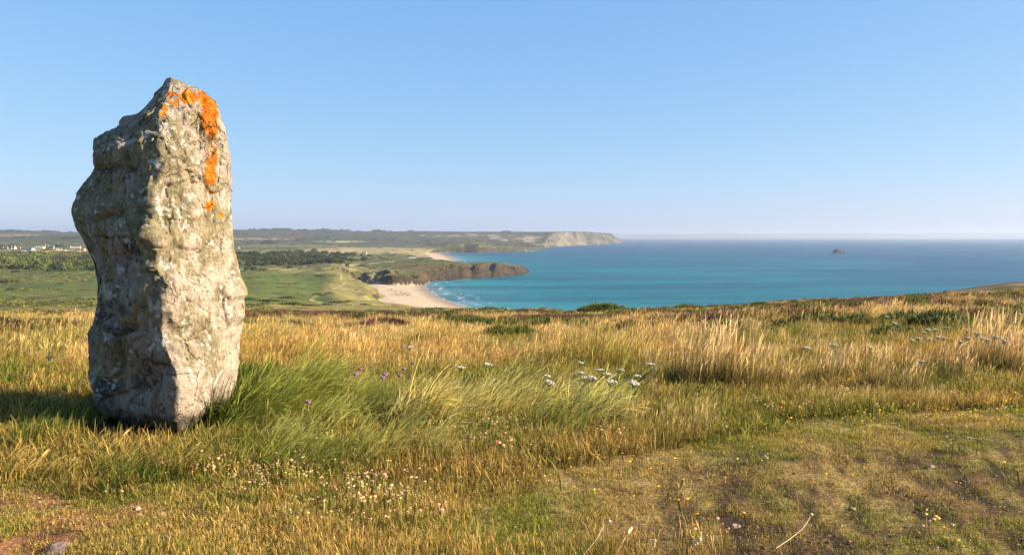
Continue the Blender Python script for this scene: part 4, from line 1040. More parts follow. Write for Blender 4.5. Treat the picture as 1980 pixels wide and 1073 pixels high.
def spikes(n, rx, ry, h, length, width, seed=0):
    """upright sprigs over a dome: gorse and heather shoots"""
    g = np.random.default_rng(seed); a = g.random(n) * 6.283; r = np.sqrt(g.random(n))
    x, y = r * np.cos(a), r * np.sin(a); k = 1 + .35 * fbm(x * 2.5 + seed, y * 2.5, oct=3, seed=seed)
    z = np.sqrt(np.clip(1 - r * r, 0, 1)) * k
    p = np.stack([x * rx, y * ry, z * h * (.45 + .55 * g.random(n))], 1)
    d = np.stack([x * .6 + .35 * g.standard_normal(n) + .15, y * .6 + .35 * g.standard_normal(n), .55 + .5 * g.random(n)], 1); d /= np.linalg.norm(d, axis=1, keepdims=True)
    L = length * (.5 + g.random((n, 1))); sd = np.cross(d, g.standard_normal((n, 3))); sd /= np.linalg.norm(sd, axis=1, keepdims=True); w = width * .5
    v = np.stack([p - sd * w, p + sd * w, p + d * L * .6 + sd * w * .8, p + d * L * .6 - sd * w * .8, p + d * L + sd * w * .15, p + d * L - sd * w * .15], 1).reshape(-1, 3)
    b = (np.arange(n) * 6)[:, None]
    f = np.concatenate([b + np.array([0, 1, 2, 3]), b + np.array([3, 2, 4, 5])])
    return v, f, np.tile([0, 0, .6, .6, 1, 1], n).astype(float), np.repeat(g.random(n), 6)

def dome_mesh(name, rx, ry, h, seed, mat, colr, sub=14):
    a = np.linspace(0, 2 * math.pi, sub * 2, endpoint=False); w = np.linspace(.02, 1, sub) * math.pi / 2
    A, Wd = np.meshgrid(a, w); dx, dy, dz = np.cos(A) * np.sin(Wd), np.sin(A) * np.sin(Wd), np.cos(Wd)
    k = 1 + .35 * fbm(dx * 2.5 + seed, dy * 2.5, oct=3, seed=seed)
    v = np.stack([dx * rx, dy * ry, dz * k * h - .03], -1).reshape(-1, 3); i = np.arange(len(v)).reshape(A.shape)
    q = np.stack([i[:-1], np.roll(i, -1, 1)[:-1], np.roll(i, -1, 1)[1:], i[1:]], -1).reshape(-1, 4)
    return np_mesh(name, v, q, True, {'col': np.tile(colr, (len(v), 1))})

M_twig = land_material('twiggy_undergrowth', (30, .5), (5, .3))
M_stone = land_material('weathered_stone', (40, .35), (8, .25), .9, .01, 60)

def bush_kind(kind, rx, ry, h, seed):
    """(root-less) list of (part name, mesh, material)"""
    if kind == 'gorse':
        c1, c2 = lin((.030, .045, .012)), lin((.19, .215, .055))
        return [('branches', dome_mesh('gorse_branches', rx * .9, ry * .9, h * .78, seed, M_twig, lin((.035, .040, .018))), M_twig),
                ('foliage', blade_mesh('gorse_foliage', merge(spikes(2600, rx, ry, h, .17, .030, seed), leaf_cloud(900, rx, ry, h, .045, seed + 1)), c1, c2), M_plant)]
    c1, c2 = lin((.045, .030, .020)), lin((.12, .085, .045))
    return [('branches', dome_mesh('heather_branches', rx * .95, ry * .95, h * .8, seed, M_twig, lin((.055, .036, .026))), M_twig),
            ('foliage', blade_mesh('heather_foliage', spikes(1700, rx, ry, h, .11, .022, seed), c1, c2), M_plant),
            ('flowers', blade_mesh('heather_flowers', spikes(900, rx * .96, ry * .96, h * 1.04, .12, .032, seed + 9), lin((.10, .035, .07)), lin((.25, .065, .17))), M_plant)]
KINDS = {(k, i): bush_kind(k, 1.5, .8, .42 if k == 'gorse' else .26, 500 + 17 * i + (k == 'heather')) for k in ('gorse', 'heather') for i in range(3)}

def place_bush(kind, var, u, v, wpx, hscale, label, group=None):
    X, Y, Z = hit(u, v)
    w = wpx * Y / FPX
    r = empty('gorse_bush' if kind == 'gorse' else 'heather_clump', (X, Y, Z - .02), R(rng.uniform(-14, 14)))
    for nm_, me, mt in KINDS[(kind, var)]:
        o = link(nm_, me, mt, r)
    s = w / 3.0; r.scale = (s, min(s, 1.6), min(max(.6, s), 1.25) * hscale * 1.1)
    tag(r, label, 'gorse' if kind == 'gorse' else 'heather', group)

for i, (u, v, w, hs, lb) in enumerate(GORSE): place_bush('gorse', i % 3, u, v, w, hs, lb, 'gorse bushes on the heath')
for i, (u, v, w, hs, lb) in enumerate(HEATHER): place_bush('heather', i % 3, u, v, w, hs, lb, 'heather clumps on the heath')

# tall tussocks
def tussock_meshes(seed, tall):
    leaves = merge(blades(240, .40 * tall, .0055, .20, (.55, .2), W0, 2.4, curve=.8, seg=5, seed=seed), blades(120, .25, .006, .24, (.7, .2), 0, math.pi, seg=3, seed=seed + 1))
    stalks = blades(70, .66 * tall, .0046, .17, (.22, .14), W0, 1.6, curve=1.0, seg=7, head=.95, headw=2.8, headlen=.12, seed=seed + 2)
    return (blade_mesh('tussock_leaves', leaves, lin((.035, .050, .014)), lin((.24, .20, .07))), blade_mesh('tussock_stalks', stalks, lin((.26, .17, .08)), lin((.66, .50, .30))))
TUSS = [tussock_meshes(600 + 9 * i, t) for i, t in enumerate((1.0, .85, 1.1))]
TUSS_AT = [(1318,748,1.1,'dark-based tall dry tussock, leftmost of the row beside the worn turf'),
 (1352,752,1.2,'tall dry tussock second from the left in the tussock row'),(1395,748,1.25,'tallest dry tussock in the middle of the tussock row'),
 (1432,752,1.1,'dry tussock with pale heads right of the tallest one'),(1475,748,1.0,'dry tussock at the right end of the dense row'),
 (1380,728,1.0,'dry tussock standing behind the tallest one'),(1590,745,.9,'lone dark tussock between the row and the umbel flowers'),
 (1635,738,.95,'dark-based tussock right of the lone dark one'),(1700,760,.85,'low brown tussock above the worn turf edge'),
 (1760,762,.85,'low tussock below the white umbel flowers'),(1850,735,1.0,'green-based tussock below the umbel flowers'),
 (1905,728,1.3,'tall pale tussock near the right photo edge'),(1940,722,1.35,'tallest pale tussock by the right photo edge'),(1972,730,1.2,'pale tussock cut by the right photo edge'),
 (620,772,.75,'dark green tussock in the windblown grass near the stone'),(560,752,.7,'small green tussock between stone and windblown grass'),
 (1530,752,.8,'short dry tussock left of the lone dark one'),(1255,752,.75,'short dry tussock left of the dark-based row')]
for i, (u, v, s, lb) in enumerate(TUSS_AT):
    X, Y, Z = hit(u, v); r = empty('grass_tussock', (X, Y, Z - .01), R(rng.uniform(-25, 25)))
    l, k = TUSS[i % 3]; link('leaves', l, M_plant, r)
    if i not in (14, 15): link('stalks', k, M_plant, r)
    r.scale = (s, s, s * .8); tag(r, lb, 'tussock', 'tall grass tussocks')

# white umbels and purple flowers
def at_height(u, v, h):
    ys = np.exp(np.linspace(math.log(4), math.log(60), 1200)); dx, dy, dz = ray(u, v)
    X = ys * dx / dy; Z = EYE + ys * dz / dy; T, _ = terrain(X, ys)
    w = np.nonzero(Z - T < h)[0]; i = w[0] if len(w) else -1
    return float(X[i]), float(ys[i]), float(T[i])

def simple_mat(name, colr, rough=.7, trans=0.0, spec=.2, var=.12, scale=20):
    m, nt, b, out = material(name); n = N(nt)
    f = n.ramp(n.noise(scale, 3, .6, n.objpos()), .3, .7, 1 - var, 1 + var)
    nt.links.new(n.mix(1.0, (*colr,), f, 'MULTIPLY'), b.inputs['Base Color'])
    b.inputs['Roughness'].default_value = rough; b.inputs['Specular IOR Level'].default_value = spec
    return m
M_white = simple_mat('umbel_petals', (.44, .41, .35)); M_stem = simple_mat('green_stem', (.16, .17, .05)); M_purple = simple_mat('purple_petals', (.26, .11, .21))
M_drystem = simple_mat('dry_straw', (.62, .48, .30))

def tube(path, rad, seg=6):
    path = np.asarray(path, float); k = len(path); rad = np.broadcast_to(rad, (k,))
    tan = np.gradient(path, axis=0); tan /= np.linalg.norm(tan, axis=1, keepdims=True) + 1e-9
    ref = np.array([.3, .9, .1]); s1 = np.cross(tan, ref); s1 /= np.linalg.norm(s1, axis=1, keepdims=True); s2 = np.cross(tan, s1)
    a = np.linspace(0, 2 * math.pi, seg, endpoint=False)
    v = path[:, None] + rad[:, None, None] * (np.cos(a)[None, :, None] * s1[:, None] + np.sin(a)[None, :, None] * s2[:, None])
    i = np.arange(k * seg).reshape(k, seg)
    return v.reshape(-1, 3), np.stack([i[:-1], np.roll(i, -1, 1)[:-1], np.roll(i, -1, 1)[1:], i[1:]], -1).reshape(-1, 4)

def ball(c, r, flat=1.0, n=6):
    a = np.linspace(0, 2 * math.pi, n, endpoint=False); vs = []
    for w in (.15, .35, .5, .68, .88): 
        vs.append(np.stack([c[0] + r * np.sin(w * math.pi) * np.cos(a), c[1] + r * np.sin(w * math.pi) * np.sin(a), c[2] + 0 * a + r * flat * np.cos(w * math.pi)], 1))
    v = np.concatenate(vs); i = np.arange(len(v)).reshape(5, n)
    q = [np.stack([i[:-1], i[1:], np.roll(i, -1, 1)[1:], np.roll(i, -1, 1)[:-1]], -1).reshape(-1, 4)]
    q.append(np.array([[i[0, 0], i[0, 1], i[0, 2], i[0, 3]], [i[0, 0], i[0, 3], i[0, 4], i[0, 5]]]))
    return v, np.concatenate(q)

def join(parts):
    vs, fs = [], []; o = 0
    for v, f in parts: vs.append(v); fs.append(f + o); o += len(v)
    return np.concatenate(vs), np.concatenate(fs)

def umbel(seed, h=.62, rad=.05):
    g = np.random.default_rng(seed); st, hd = [], []
    top = np.array([.06 * h, .02, h - .05])
    st.append(tube([(0, 0, 0), (.01, 0, h * .35), (.03, .01, h * .7), top], [.003, .0028, .0024, .002]))
    st.append(tube([(.01, 0, h * .35), (.05, .03, h * .5), (.07, .04, h * .62)], [.002, .0015, .001]))
    for i in range(22):
        r = rad * math.sqrt(g.random()); a = g.random() * 6.283
        p = top + np.array([r * math.cos(a), r * math.sin(a), .05 - .18 * r - .004 * g.random()])
        st.append(tube([top, (top + p) / 2 + np.array([0, 0, -.004]), p], .0012, 4)); hd.append(ball(p, .0105 * (.7 + .6 * g.random()), .5))
    v, f = join(st); v2, f2 = join(hd)
    return np_mesh('umbel_stem', v, f, True), np_mesh('umbel_head', v2, f2, True)
UMB = [umbel(700 + i, .62, .05 + .008 * i) for i in range(3)]
UPX = [(1774,633,9),(1800,635,9),(1829,632,10),(1848,633,10),(1791,645,11),(1816,651,15),(1831,655,9),(1771,639,8),(1885,643,9),(1876,647,9),(1894,647,9),(1857,648,9),
 (1946,618,14),(1961,604,10),(1611,666,16),(1664,668,10),(1698,618,8),(1709,611,8),(1783,698,10),(1755,650,9),(1773,651,8),(1743,653,8),(1886,652,8),(1911,648,7),
 (1099,697,12),(1247,702,12),(1105,721,12),(1124,720,11),(1149,720,11),(1179,722,13),(1205,722,14),(1159,715,8),(1188,714,8),(1197,736,14),(1121,728,11),(1018,723,10),(1039,725,9),(1158,733,9),(1555,671,14),
 (780,665,11),(910,695,11),(888,707,10),(83,687,12)]
UL = {(1611,666):'lone broad white umbel right of the tall dry tussocks',(1664,668):'white umbel just right of the lone broad one',(1698,618):'pale umbel low on the slope left of the umbel cluster',(1709,611):'upper pale umbel left of the umbel cluster',
 (1946,618):'wide white umbel above the tall pale tussock',(1961,604):'highest white umbel near the right photo edge',(1783,698):'white umbel below the right-hand umbel cluster',(1816,651):'widest white umbel in the middle of the right-hand cluster',
 (1099,697):'white umbel above the flat cluster of umbels',(1247,702):'white umbel between flat umbel cluster and tall tussocks',(1197,736):'lowest broad umbel of the flat umbel cluster',(1018,723):'leftmost white umbel of the flat cluster',(1039,725):'second umbel from the left of the flat cluster',
 (1555,671):'white umbel at the right shoulder of the tall tussocks',(780,665):'pinkish umbel in golden grass below the purple heather',(910,695):'white umbel in golden grass right of the purple flowers',(888,707):'ragged white umbel beside the one right of the purple flowers',(83,687):'pale umbel in golden grass left of the standing stone'}
def _nth(u, v, right):
    q = sorted(p[:2] for p in UPX if (p[0] > 1500) == right and p[:2] not in UL); return 'first second third fourth fifth sixth seventh eighth ninth tenth eleventh twelfth thirteenth fourteenth fifteenth sixteenth seventeenth'.split()[q.index((u, v))]
for i, (u, v, w) in enumerate(UPX):
    h = .50 + .16 * rng.random(); X, Y, Z = at_height(u, v, h)
    sc_ = h / .62; r = empty('umbel_flower', (X, Y, Z), R(rng.uniform(-30, 30)))
    a, b = UMB[i % 3]; link('stem', a, M_stem, r); o = link('flower_head', b, M_white, r)
    r.rotation_euler.x = rng.uniform(-.2, .2); r.rotation_euler.y = rng.uniform(-.05, .3); k = (w * Y / FPX) / (.17 * 1.0); r.scale = (min(max(k, .6), 1.7),) * 2 + (sc_,)
    lb = UL.get((u, v)) or (f'white umbel, {_nth(u, v, True)} from the left in the cluster before the gorse strip' if u > 1500 else f'white umbel, {_nth(u, v, False)} from the left among the flat ones before the tussocks')
    tag(r, lb, 'wildflower', 'white umbel flowers at right' if u > 1500 else 'white umbel flowers in the middle')

def knap(seed):
    g = np.random.default_rng(seed)
    st = join([tube([(0, 0, 0), (.01, 0, .2), (.04, 0, .4)], .0022), tube([(.01, 0, .2), (-.03, .02, .3)], .0018)])
    hd = join([ball((.04, 0, .41), .015, .9)] + [ball((.04 + .013 * math.cos(a), .013 * math.sin(a), .42), .006, .8) for a in np.arange(0, 6.2, .9)])
    return np_mesh('purple_stem', *st, True), np_mesh('purple_head', *hd, True)
KN = knap(3)
for i, (u, v, lb) in enumerate([(686,712,'purple flower at the left end of the purple group'),(791,702,'topmost purple flower of the group right of the stone'),(778,714,'purple flower just below the topmost one'),
   (744,730,'brightest purple flower, lowest left of the group'),(754,723,'purple flower between the brightest and the upper ones'),(784,724,'purple flower at the lower right of the group'),(605,773,'purple flower beside the dark green tussock'),(687,720,'small purple bud below the left purple flower')]):
    X, Y, Z = at_height(u, v, .42); r = empty('purple_flower', (X, Y, Z), R(40 * i)); link('stem', KN[0], M_stem, r); link('flower_head', KN[1], M_purple, r); r.scale = (1.25, 1.25, 1)
    tag(r, lb, 'wildflower', 'purple flowers in the grass')

# stones
def rock_mesh(name, seed, flat=.55, n=14):
    a = np.linspace(0, 2 * math.pi, n * 2, endpoint=False); w = np.linspace(.03, .97, n) * math.pi
    A, Wd = np.meshgrid(a, w); d = np.stack([np.cos(A) * np.sin(Wd), np.sin(A) * np.sin(Wd), np.cos(Wd)], -1)
    _, _, r = worley(d[..., 0] * 1.3 + seed, d[..., 1] * 1.3, d[..., 2] * 1.3, seed)
    k = .8 + .25 * fbm(d[..., 0] * 1.5 + seed, d[..., 1] * 1.5, d[..., 2] * 1.5, oct=4, seed=seed) + (r - .5) * .25
    v = (d * k[..., None] * np.array([1, .8, flat])).reshape(-1, 3); i = np.arange(len(v)).reshape(A.shape)
    q = np.stack([i[:-1], i[1:], np.roll(i, -1, 1)[1:], np.roll(i, -1, 1)[:-1]], -1).reshape(-1, 4)
    cap = [np.append(i[0], []).astype(int)[::-1], i[-1]]
    v = np.concatenate([v, [[0, 0, k[0].mean() * flat], [0, 0, -k[-1].mean() * flat]]]); m = len(v)
    t = np.concatenate([np.stack([np.full(n * 2, m - 2), i[0], np.roll(i[0], -1)], 1), np.stack([np.full(n * 2, m - 1), np.roll(i[-1], -1), i[-1]], 1)])
    return v, [q, t]
for i, (u, v, w, c, lb) in enumerate([(1086,878,17,(.60,.54,.46),'pale flat stone at the edge of the turf below the clover'),(1422,1018,20,(.40,.27,.20),'pinkish stone in the worn turf, lower middle'),
   (1873,852,16,(.52,.34,.25),'pink stone in the worn turf near the right edge'),(266,985,16,(.55,.33,.20),'orange stone in the left lawn below the stone'),(313,998,20,(.42,.25,.16),'reddish stone beside the orange one in the left lawn'),
   (108,1068,56,(.20,.14,.12),'dark half-buried rock in the red earth, bottom left'),(560,1058,12,(.40,.30,.2),'small buff stone in the front lawn'),(22,1005,14,(.20,.11,.07),'dark stone in the bare red earth'),(1800,905,20,(.28,.19,.15),'flat brown stone in the middle of the worn turf'),
   (1648,985,18,(.26,.17,.13),'flat brown stone below the flat one in the worn turf'),(90,1012,15,(.22,.12,.07),'dark stone right of the one in the red earth')]):
    X, Y, Z = hit(u, v); vv, ff = rock_mesh('stone', 800 + i); s = w * Y / FPX / 1.9
    me = np_mesh('stone', vv * s, ff, True, {'col': np.tile(c, (len(vv), 1))}); o = link('stone', me, M_stone, loc=(X, Y, Z + s * .12)); o.rotation_euler = (0, 0, rng.random() * 6)
    tag(o, lb, 'stone')

# pebbles and clods of earth
M_peb = blade_material('pebble', trans=0.0, spec=.1, rough=.9)
T_peb = []
for s in range(4):
    vv, ff = rock_mesh('pebble', 850 + s, .5, 4); f4 = np.concatenate([ff[0], np.concatenate([ff[1], ff[1][:, 2:]], 1)]) if False else ff[0]
    T_peb.append((vv, f4, np.full(len(vv), .8), np.full(len(vv), rng.random())))
def d_peb(x, y, u, v):
    f = fbm(x / .35, y / .5, oct=4, seed=111); g = fbm(x / .09, y / .13, oct=3, seed=113)
    return np.clip(sstep(1250, 1600, u) * sstep(850, 930, v) * sstep(-.3, .4, f + .5 * g) * .8 + sstep(.15, .6, dirt_left(u, v)) * .8 + .06 * path_mask(u, v), 0, 1)
x, y, z, u, v = field(28000, 3.6, 10, d_peb, .7); n = len(x)
coll = tuft_objects('pebble', T_peb, M_peb); s = .004 + .015 * rng.random(n) ** 3
red = sstep(300, 200, u)[:, None]
scatter('pebbles', 'small pebbles and clods on the bare red and brown earth', 'pebbles', coll, np.stack([x, y, z], 1), np.stack([rng.random(n) * .5, rng.random(n) * .5, rng.random(n) * 6], 1), np.stack([s, s, s], 1), rng.integers(0, 4, n),
        jitter_col(lin((.2, .12, .08)) + 0 * red, .3, n), jitter_col(lin((.50, .27, .15)) * red + lin((.24, .145, .095)) * (1 - red), .7, n))

# dry stalks in the foreground
def stalk(pts, rad, heads, label):
    base = None; P = []
    for (u, v, Y) in pts: X_, Z_ = on_y(u, v, Y); P.append((X_, Y, Z_))
    P = np.array(P); gzz = gz(P[0, 0], P[0, 1]); P[:, 2] += gzz - P[0, 2] if abs(gzz - P[0, 2]) < .12 else 0
    o0 = P[0].copy(); t = np.linspace(0, 1, 22); k = np.linspace(0, 1, len(P))
    cv = np.stack([np.interp(t, k, P[:, j]) for j in range(3)], 1)
    for _ in range(6): cv[1:-1] = (cv[:-2] + 2 * cv[1:-1] + cv[2:]) / 4
    cv -= o0; r = empty('dry_stalk', tuple(o0))
    link('stem', np_mesh('stalk_stem', *tube(cv, np.linspace(rad, rad * .6, 22)), True), M_drystem, r)
    hs = []
    for i in range(heads):
        p = cv[-1 - int(i * 8 / max(heads, 1))] + rng.standard_normal(3) * .004; hs.append(ball(p, .006 if heads > 1 else .010, 1.5 if heads > 1 else .8))
    if hs: link('seed_head', np_mesh('stalk_head', *join(hs), True), M_drystem, r)
    tag(r, label, 'dry stalk', 'dry stalks in the foreground')
stalk([(1500,1082,4.1),(1530,1062,4.15),(1556,1040,4.2),(1568,1017,4.25)], .0026, 1, 'curved pale dry stalk at the bottom right of the worn turf')
stalk([(1120,1085,4.0),(1150,1050,4.05),(1165,1025,4.1),(1178,1011,4.1)], .0022, 1, 'thin dry stalk with one pale head, bottom middle')
stalk([(1188,1088,4.0),(1200,1060,4.0),(1215,1035,4.05),(1220,1028,4.1)], .0020, 14, 'feathery dry seed stalk right of the pale-headed stalk')
stalk([(1258,1090,4.0),(1262,1070,4.0),(1264,1055,4.0)], .0020, 10, 'short feathery seed stalk at the very bottom middle')
stalk([(1328,1090,4.0),(1340,1062,4.0),(1352,1045,4.0)], .0018, 12, 'leaning feathery seed stalk right of the short one')

# ------------------------------------------------------------------ scrub, woods and trees of the valley
T_scrub = [merge(leaf_cloud(260, 1, 1, .62, .20, 900 + s, gaps=.3)) for s in range(4)]
T_wood = [merge(leaf_cloud(420, 1, 1, 1.0, .17, 920 + s, gaps=.3, base=.35, flat=-.25, lump=.4)) for s in range(5)]
M_leaf = blade_material('far_leaves', trans=.15, spec=.1)
def masked(n, y0, y1, fn, t0=-.72, t1=.1, power=1.0):
    e = 2 - power; g = rng.random(n); y = (y0 ** e + g * (y1 ** e - y0 ** e)) ** (1 / e); x = (t0 + (t1 - t0) * rng.random(n)) * y
    z, be_ = terrain(x, y); u, v = proj(x, y, z); k = (rng.random(n) < fn(x, y, u, v)) & (be_ < .5) & (z > 2.5)
    return x[k], y[k], z[k], u[k], v[k]
def put(name, label, cat, tufts, F, size, c1, c2, squash=(1, 1, 1)):
    x, y, z, u, v = F; n = len(x); coll = tuft_objects(name, tufts, M_leaf)
    scatter(name, label, cat, coll, np.stack([x, y, z - .1 * size], 1), np.stack([0 * x, 0 * x, rng.random(n) * 6.28], 1), np.stack([size * squash[0], size * squash[1], size * squash[2]], 1), rng.integers(0, len(tufts), n), c1, c2)
def d_scrub(x, y, u, v):
    f = fbm(x / 60, y / 80, oct=4, seed=951); left = sstep(260, 180, u)
    mid = blob(u, v, 640, 505, 230, 14); green = blob(u, v, 525, 552, 110, 36)
    dune = blob(u, v, 690, 560, 90, 45)
    return np.clip((left * .75 * sstep(-.35, .35, f) + (1 - left) * sstep(-.15, .35, f) * (.5 + .5 * mid)) * (1 - .6 * green) * (1 - .75 * dune) * (1 - blob(u, v, 75, 486, 110, 5)) * (1 - .8 * blob(u, v, 720, 485, 150, 7)) * (1 - sstep(4200, 4800, y) * .6), 0, 1)
F = masked(22000, 240, 5000, d_scrub, power=1.1); x, y, z, u, v = F; n = len(x); f = rng.random((n, 1)); far_ = sstep(2200, 3600, y)[:, None]
put('scrub', 'low green scrub scattered over the valley floor', 'scrub', T_scrub, F, (1.0 + 1.6 * rng.random(n)) * (1 + y / 1600), jitter_col(lin((.030, .045, .014)) + 0 * f, .3, n), jitter_col((lin((.115, .14, .035)) * f + lin((.17, .155, .055)) * (1 - f)) * (1 - far_) + lin((.07, .075, .035)) * far_, .25, n), (1.6, 1.3, .55))
def d_wood(x, y, u, v):
    a = fbm(x / 70, y / 120, oct=3, seed=961)
    left = sstep(235, 200, u) * sstep(525, 519, v + 5 * a) * sstep(492, 497, v)
    mid = sstep(430, 455, u) * sstep(720, 660, u) * sstep(522, 512, v + 8 * a + (u - 455) * .035) * sstep(489, 494, v + 2 * a) * sstep(-.35, .1, a + .25 * sstep(640, 480, u))
    return np.clip(left * .95 + mid * .7, 0, 1)
F = masked(13000, 900, 2300, d_wood, power=.6); x, y, z, u, v = F; n = len(x); f = rng.random((n, 1)); md_ = sstep(300, 440, u)[:, None]
put('woodland', 'dense dark green wood filling the valley floor', 'woodland', T_wood, F, (3.2 + 4.2 * rng.random(n) ** 1.5) * (1 - .35 * sstep(300, 440, u)), jitter_col(lin((.020, .030, .012)) + 0 * f, .3, n), jitter_col((lin((.085, .125, .028)) * f + lin((.12, .125, .040)) * (1 - f)) * (1 - .45 * md_) * (.8 + .5 * fbm(x / 60, y / 90, oct=3, seed=965))[:, None], .35, n), (1.3, 1.3, 1.25))

# single trees and hedges that can be told apart
def tree_meshes(seed, c1, c2, shape=(1, 1, 1)):
    cr = leaf_cloud(520, shape[0], shape[1], .62 * shape[2], .15, seed, gaps=.3, flat=-.35, base=.62, lump=.5)
    tr = join([tube([(0, 0, -.2), (.02, 0, .3), (.05, .02, .62)], [.07, .055, .03])] + [tube([(.02, 0, .3), (math.cos(a) * .3, math.sin(a) * .3, .62)], [.035, .015]) for a in (.4, 2.5, 4.4)])
    return blade_mesh('tree_crown', cr, c1, c2), np_mesh('tree_trunk', *tr, True)
M_bark = simple_mat('bark', (.09, .07, .05))
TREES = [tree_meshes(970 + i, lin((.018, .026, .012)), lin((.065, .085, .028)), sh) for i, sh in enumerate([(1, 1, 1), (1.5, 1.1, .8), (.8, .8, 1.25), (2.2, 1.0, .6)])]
M_pleaf = blade_material('tree_leaves', trans=.15, spec=.1, inst=False)
def crest(u, y0=3500, y1=7500):
    ys = np.linspace(y0, y1, 400); dx, dy, dz = ray(u, 450); X = ys * dx / dy; T, _ = terrain(X, ys); i = int(np.argmax((T - EYE) / ys))
    return float(X[i]), float(ys[i]), float(T[i])
def tree(u, v, hpx, var, label, group, wide=1.0, sky=False):
    X, Y, Z = crest(u) if sky else hit(u, v, 150); h = hpx * Y / FPX
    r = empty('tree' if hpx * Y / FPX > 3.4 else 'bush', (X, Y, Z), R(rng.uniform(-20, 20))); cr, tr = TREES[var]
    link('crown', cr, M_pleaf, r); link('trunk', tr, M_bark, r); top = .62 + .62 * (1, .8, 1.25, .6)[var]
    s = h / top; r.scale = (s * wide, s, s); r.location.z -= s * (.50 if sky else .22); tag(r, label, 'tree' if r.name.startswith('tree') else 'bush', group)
SKY_TREES = [(3,452,8,1),(14,451,9,0),(25,451,10,1),(38,450,8,0),(50,450,7,3),(60,450,6,1),(72,450,6,3),(85,450,8,0),(94,450,7,1),(105,450,6,3),(136,451,4,1),
 (484,447,4,1),(492,447,4,0),(510,447,5,3),(518,447,4,1),(530,447,6,1),(537,447,6,0),(544,447,6,1),(551,447,6,0),(558,447,6,1),(578,447,3,3),(590,447,4,1),(614,447,3,1),(625,447,5,1),(634,447,3,3),
 (661,447,4,1),(672,447,5,1),(694,447,3,3),(724,448,6,1),(732,448,7,0),(740,448,5,3),(755,448,3,1),(794,448,4,3),(976,448,4,3),(984,448,4,1)]
ORD = ['first','second','third','fourth','fifth','sixth','seventh','eighth','ninth','tenth','eleventh','twelfth','thirteenth','fourteenth','fifteenth','sixteenth','seventeenth']
_cnt = {}
for u, v, h, var in SKY_TREES:
    where, grp = (('on the skyline above the village', 'skyline trees above the village') if u < 150 else ('of the skyline trees just right of the stone', 'skyline trees right of the stone') if u < 525 else
                  ('in the dark block on the skyline', 'skyline trees of the dark block') if u < 562 else ('on the skyline between block and tallest clump', 'small skyline trees in the middle') if u < 715 else
                  ('of the tallest clump on the far skyline', 'skyline trees of the tallest clump') if u < 745 else ('of the low trees on the bare cape skyline', 'skyline trees of the cape') if u < 900 else ('beside the white lookout tower', 'skyline trees by the tower'))
    k = _cnt.get(where, 0); _cnt[where] = k + 1
    tree(u, v, h * .8, var, f'{ORD[k]} dark tree from left {where}', grp, 1.0, True)
MID_TREES = [(520,472,9,1,'round dark tree alone on the far slope right of the stone'),(126,463,8,0,'dark round tree on the hillside above the village'),(133,462,7,1,'dark hedge tree right of the round one above the village'),(143,462,6,1,'third dark tree in the row above the village'),(152,461,6,3,'last dark tree of the row above the village'),
 (22,480,9,0,'dark tree behind the left farmhouses'),(114,480,10,0,'broad dark tree between the village houses'),(91,486,6,1,'dark bush in the village field'),(2,482,10,0,'dark tree at the left photo edge in the village'),(10,492,6,1,'dark bush below the cream gabled house'),
 (594,494,9,1,'tallest dark tree behind the valley wood'),(607,487,7,0,'dark tree on the meadow behind the wood'),(528,490,6,1,'dark bush at the far edge of the wood'),(683,492,6,1,'rounded tree left of the red-roofed cottage'),(577,486,4,3,'small tree left of the meadow tree'),
 (745,503,4,3,'low bush above the rocky headland path'),(793,497,4,3,'low bushes beside the parked vans'),(760,494,3,3,'hedge bush behind the parked vans'),(748,491,3,3,'hedge bush left of the parked vans'),(700,515,5,1,'small bush on the path above the headland'),(817,503,4,3,'low bush on the headland neck'),
 (96,526,10,2,'pale tree standing out at the foot of the left wood'),(30,528,8,0,'dark tree at the front edge of the left wood'),(10,548,9,1,'grey tree alone in the scrub at the far left'),(30,547,7,1,'low grey tree right of the one in the scrub'),
 (478,523,8,0,'dark tree at the left front of the middle wood'),(508,524,7,1,'dark tree at the front of the middle wood'),(560,519,7,0,'dark tree at the front edge of the middle wood, right of centre'),
 (22,562,7,1,'dark bush on the hummock in the left scrub'),(118,550,4,1,'reddish bush in the left scrub')]
for u, v, h, var, lb in MID_TREES: tree(u, v, h, var, lb, 'trees and bushes of the valley', 1.15)
HEDGE = [(515,584,70,'dark hedge bush in the green field right of the stone'),(556,577,42,'dark bush at the right end of the field hedge'),(565,590,60,'long low dark hedge nearest the dunes'),(480,580,30,'small bush at the left end of the field hedge'),
 (655,586,46,'dark green bush at the foot of the dunes'),(672,583,24,'small dark bush right of the bush at the dune foot'),(615,571,30,'low dark bush on the dune path'),(635,568,22,'dark bush further up the dune path'),(618,535,22,'low brown bush on the dune slope'),(705,590,22,'low scrub bush beside the beach'),(600,592,40,'low dark hedge below the dunes')]
for i, (u, v, w, lb) in enumerate(HEDGE):
    X, Y, Z = hit(u, v, 150); wm = w * Y / FPX; r = empty('bush', (X, Y, Z - .2), 0)
    link('foliage', TREES[3][0], M_pleaf, r); s = wm / 4.4; r.scale = (s, s * .5, min(s, 2.6) * (.6 + .4 * rng.random())); r.location.z = Z - .45 * r.scale.z
    tag(r, lb, 'bush', 'dark bushes below the dunes')

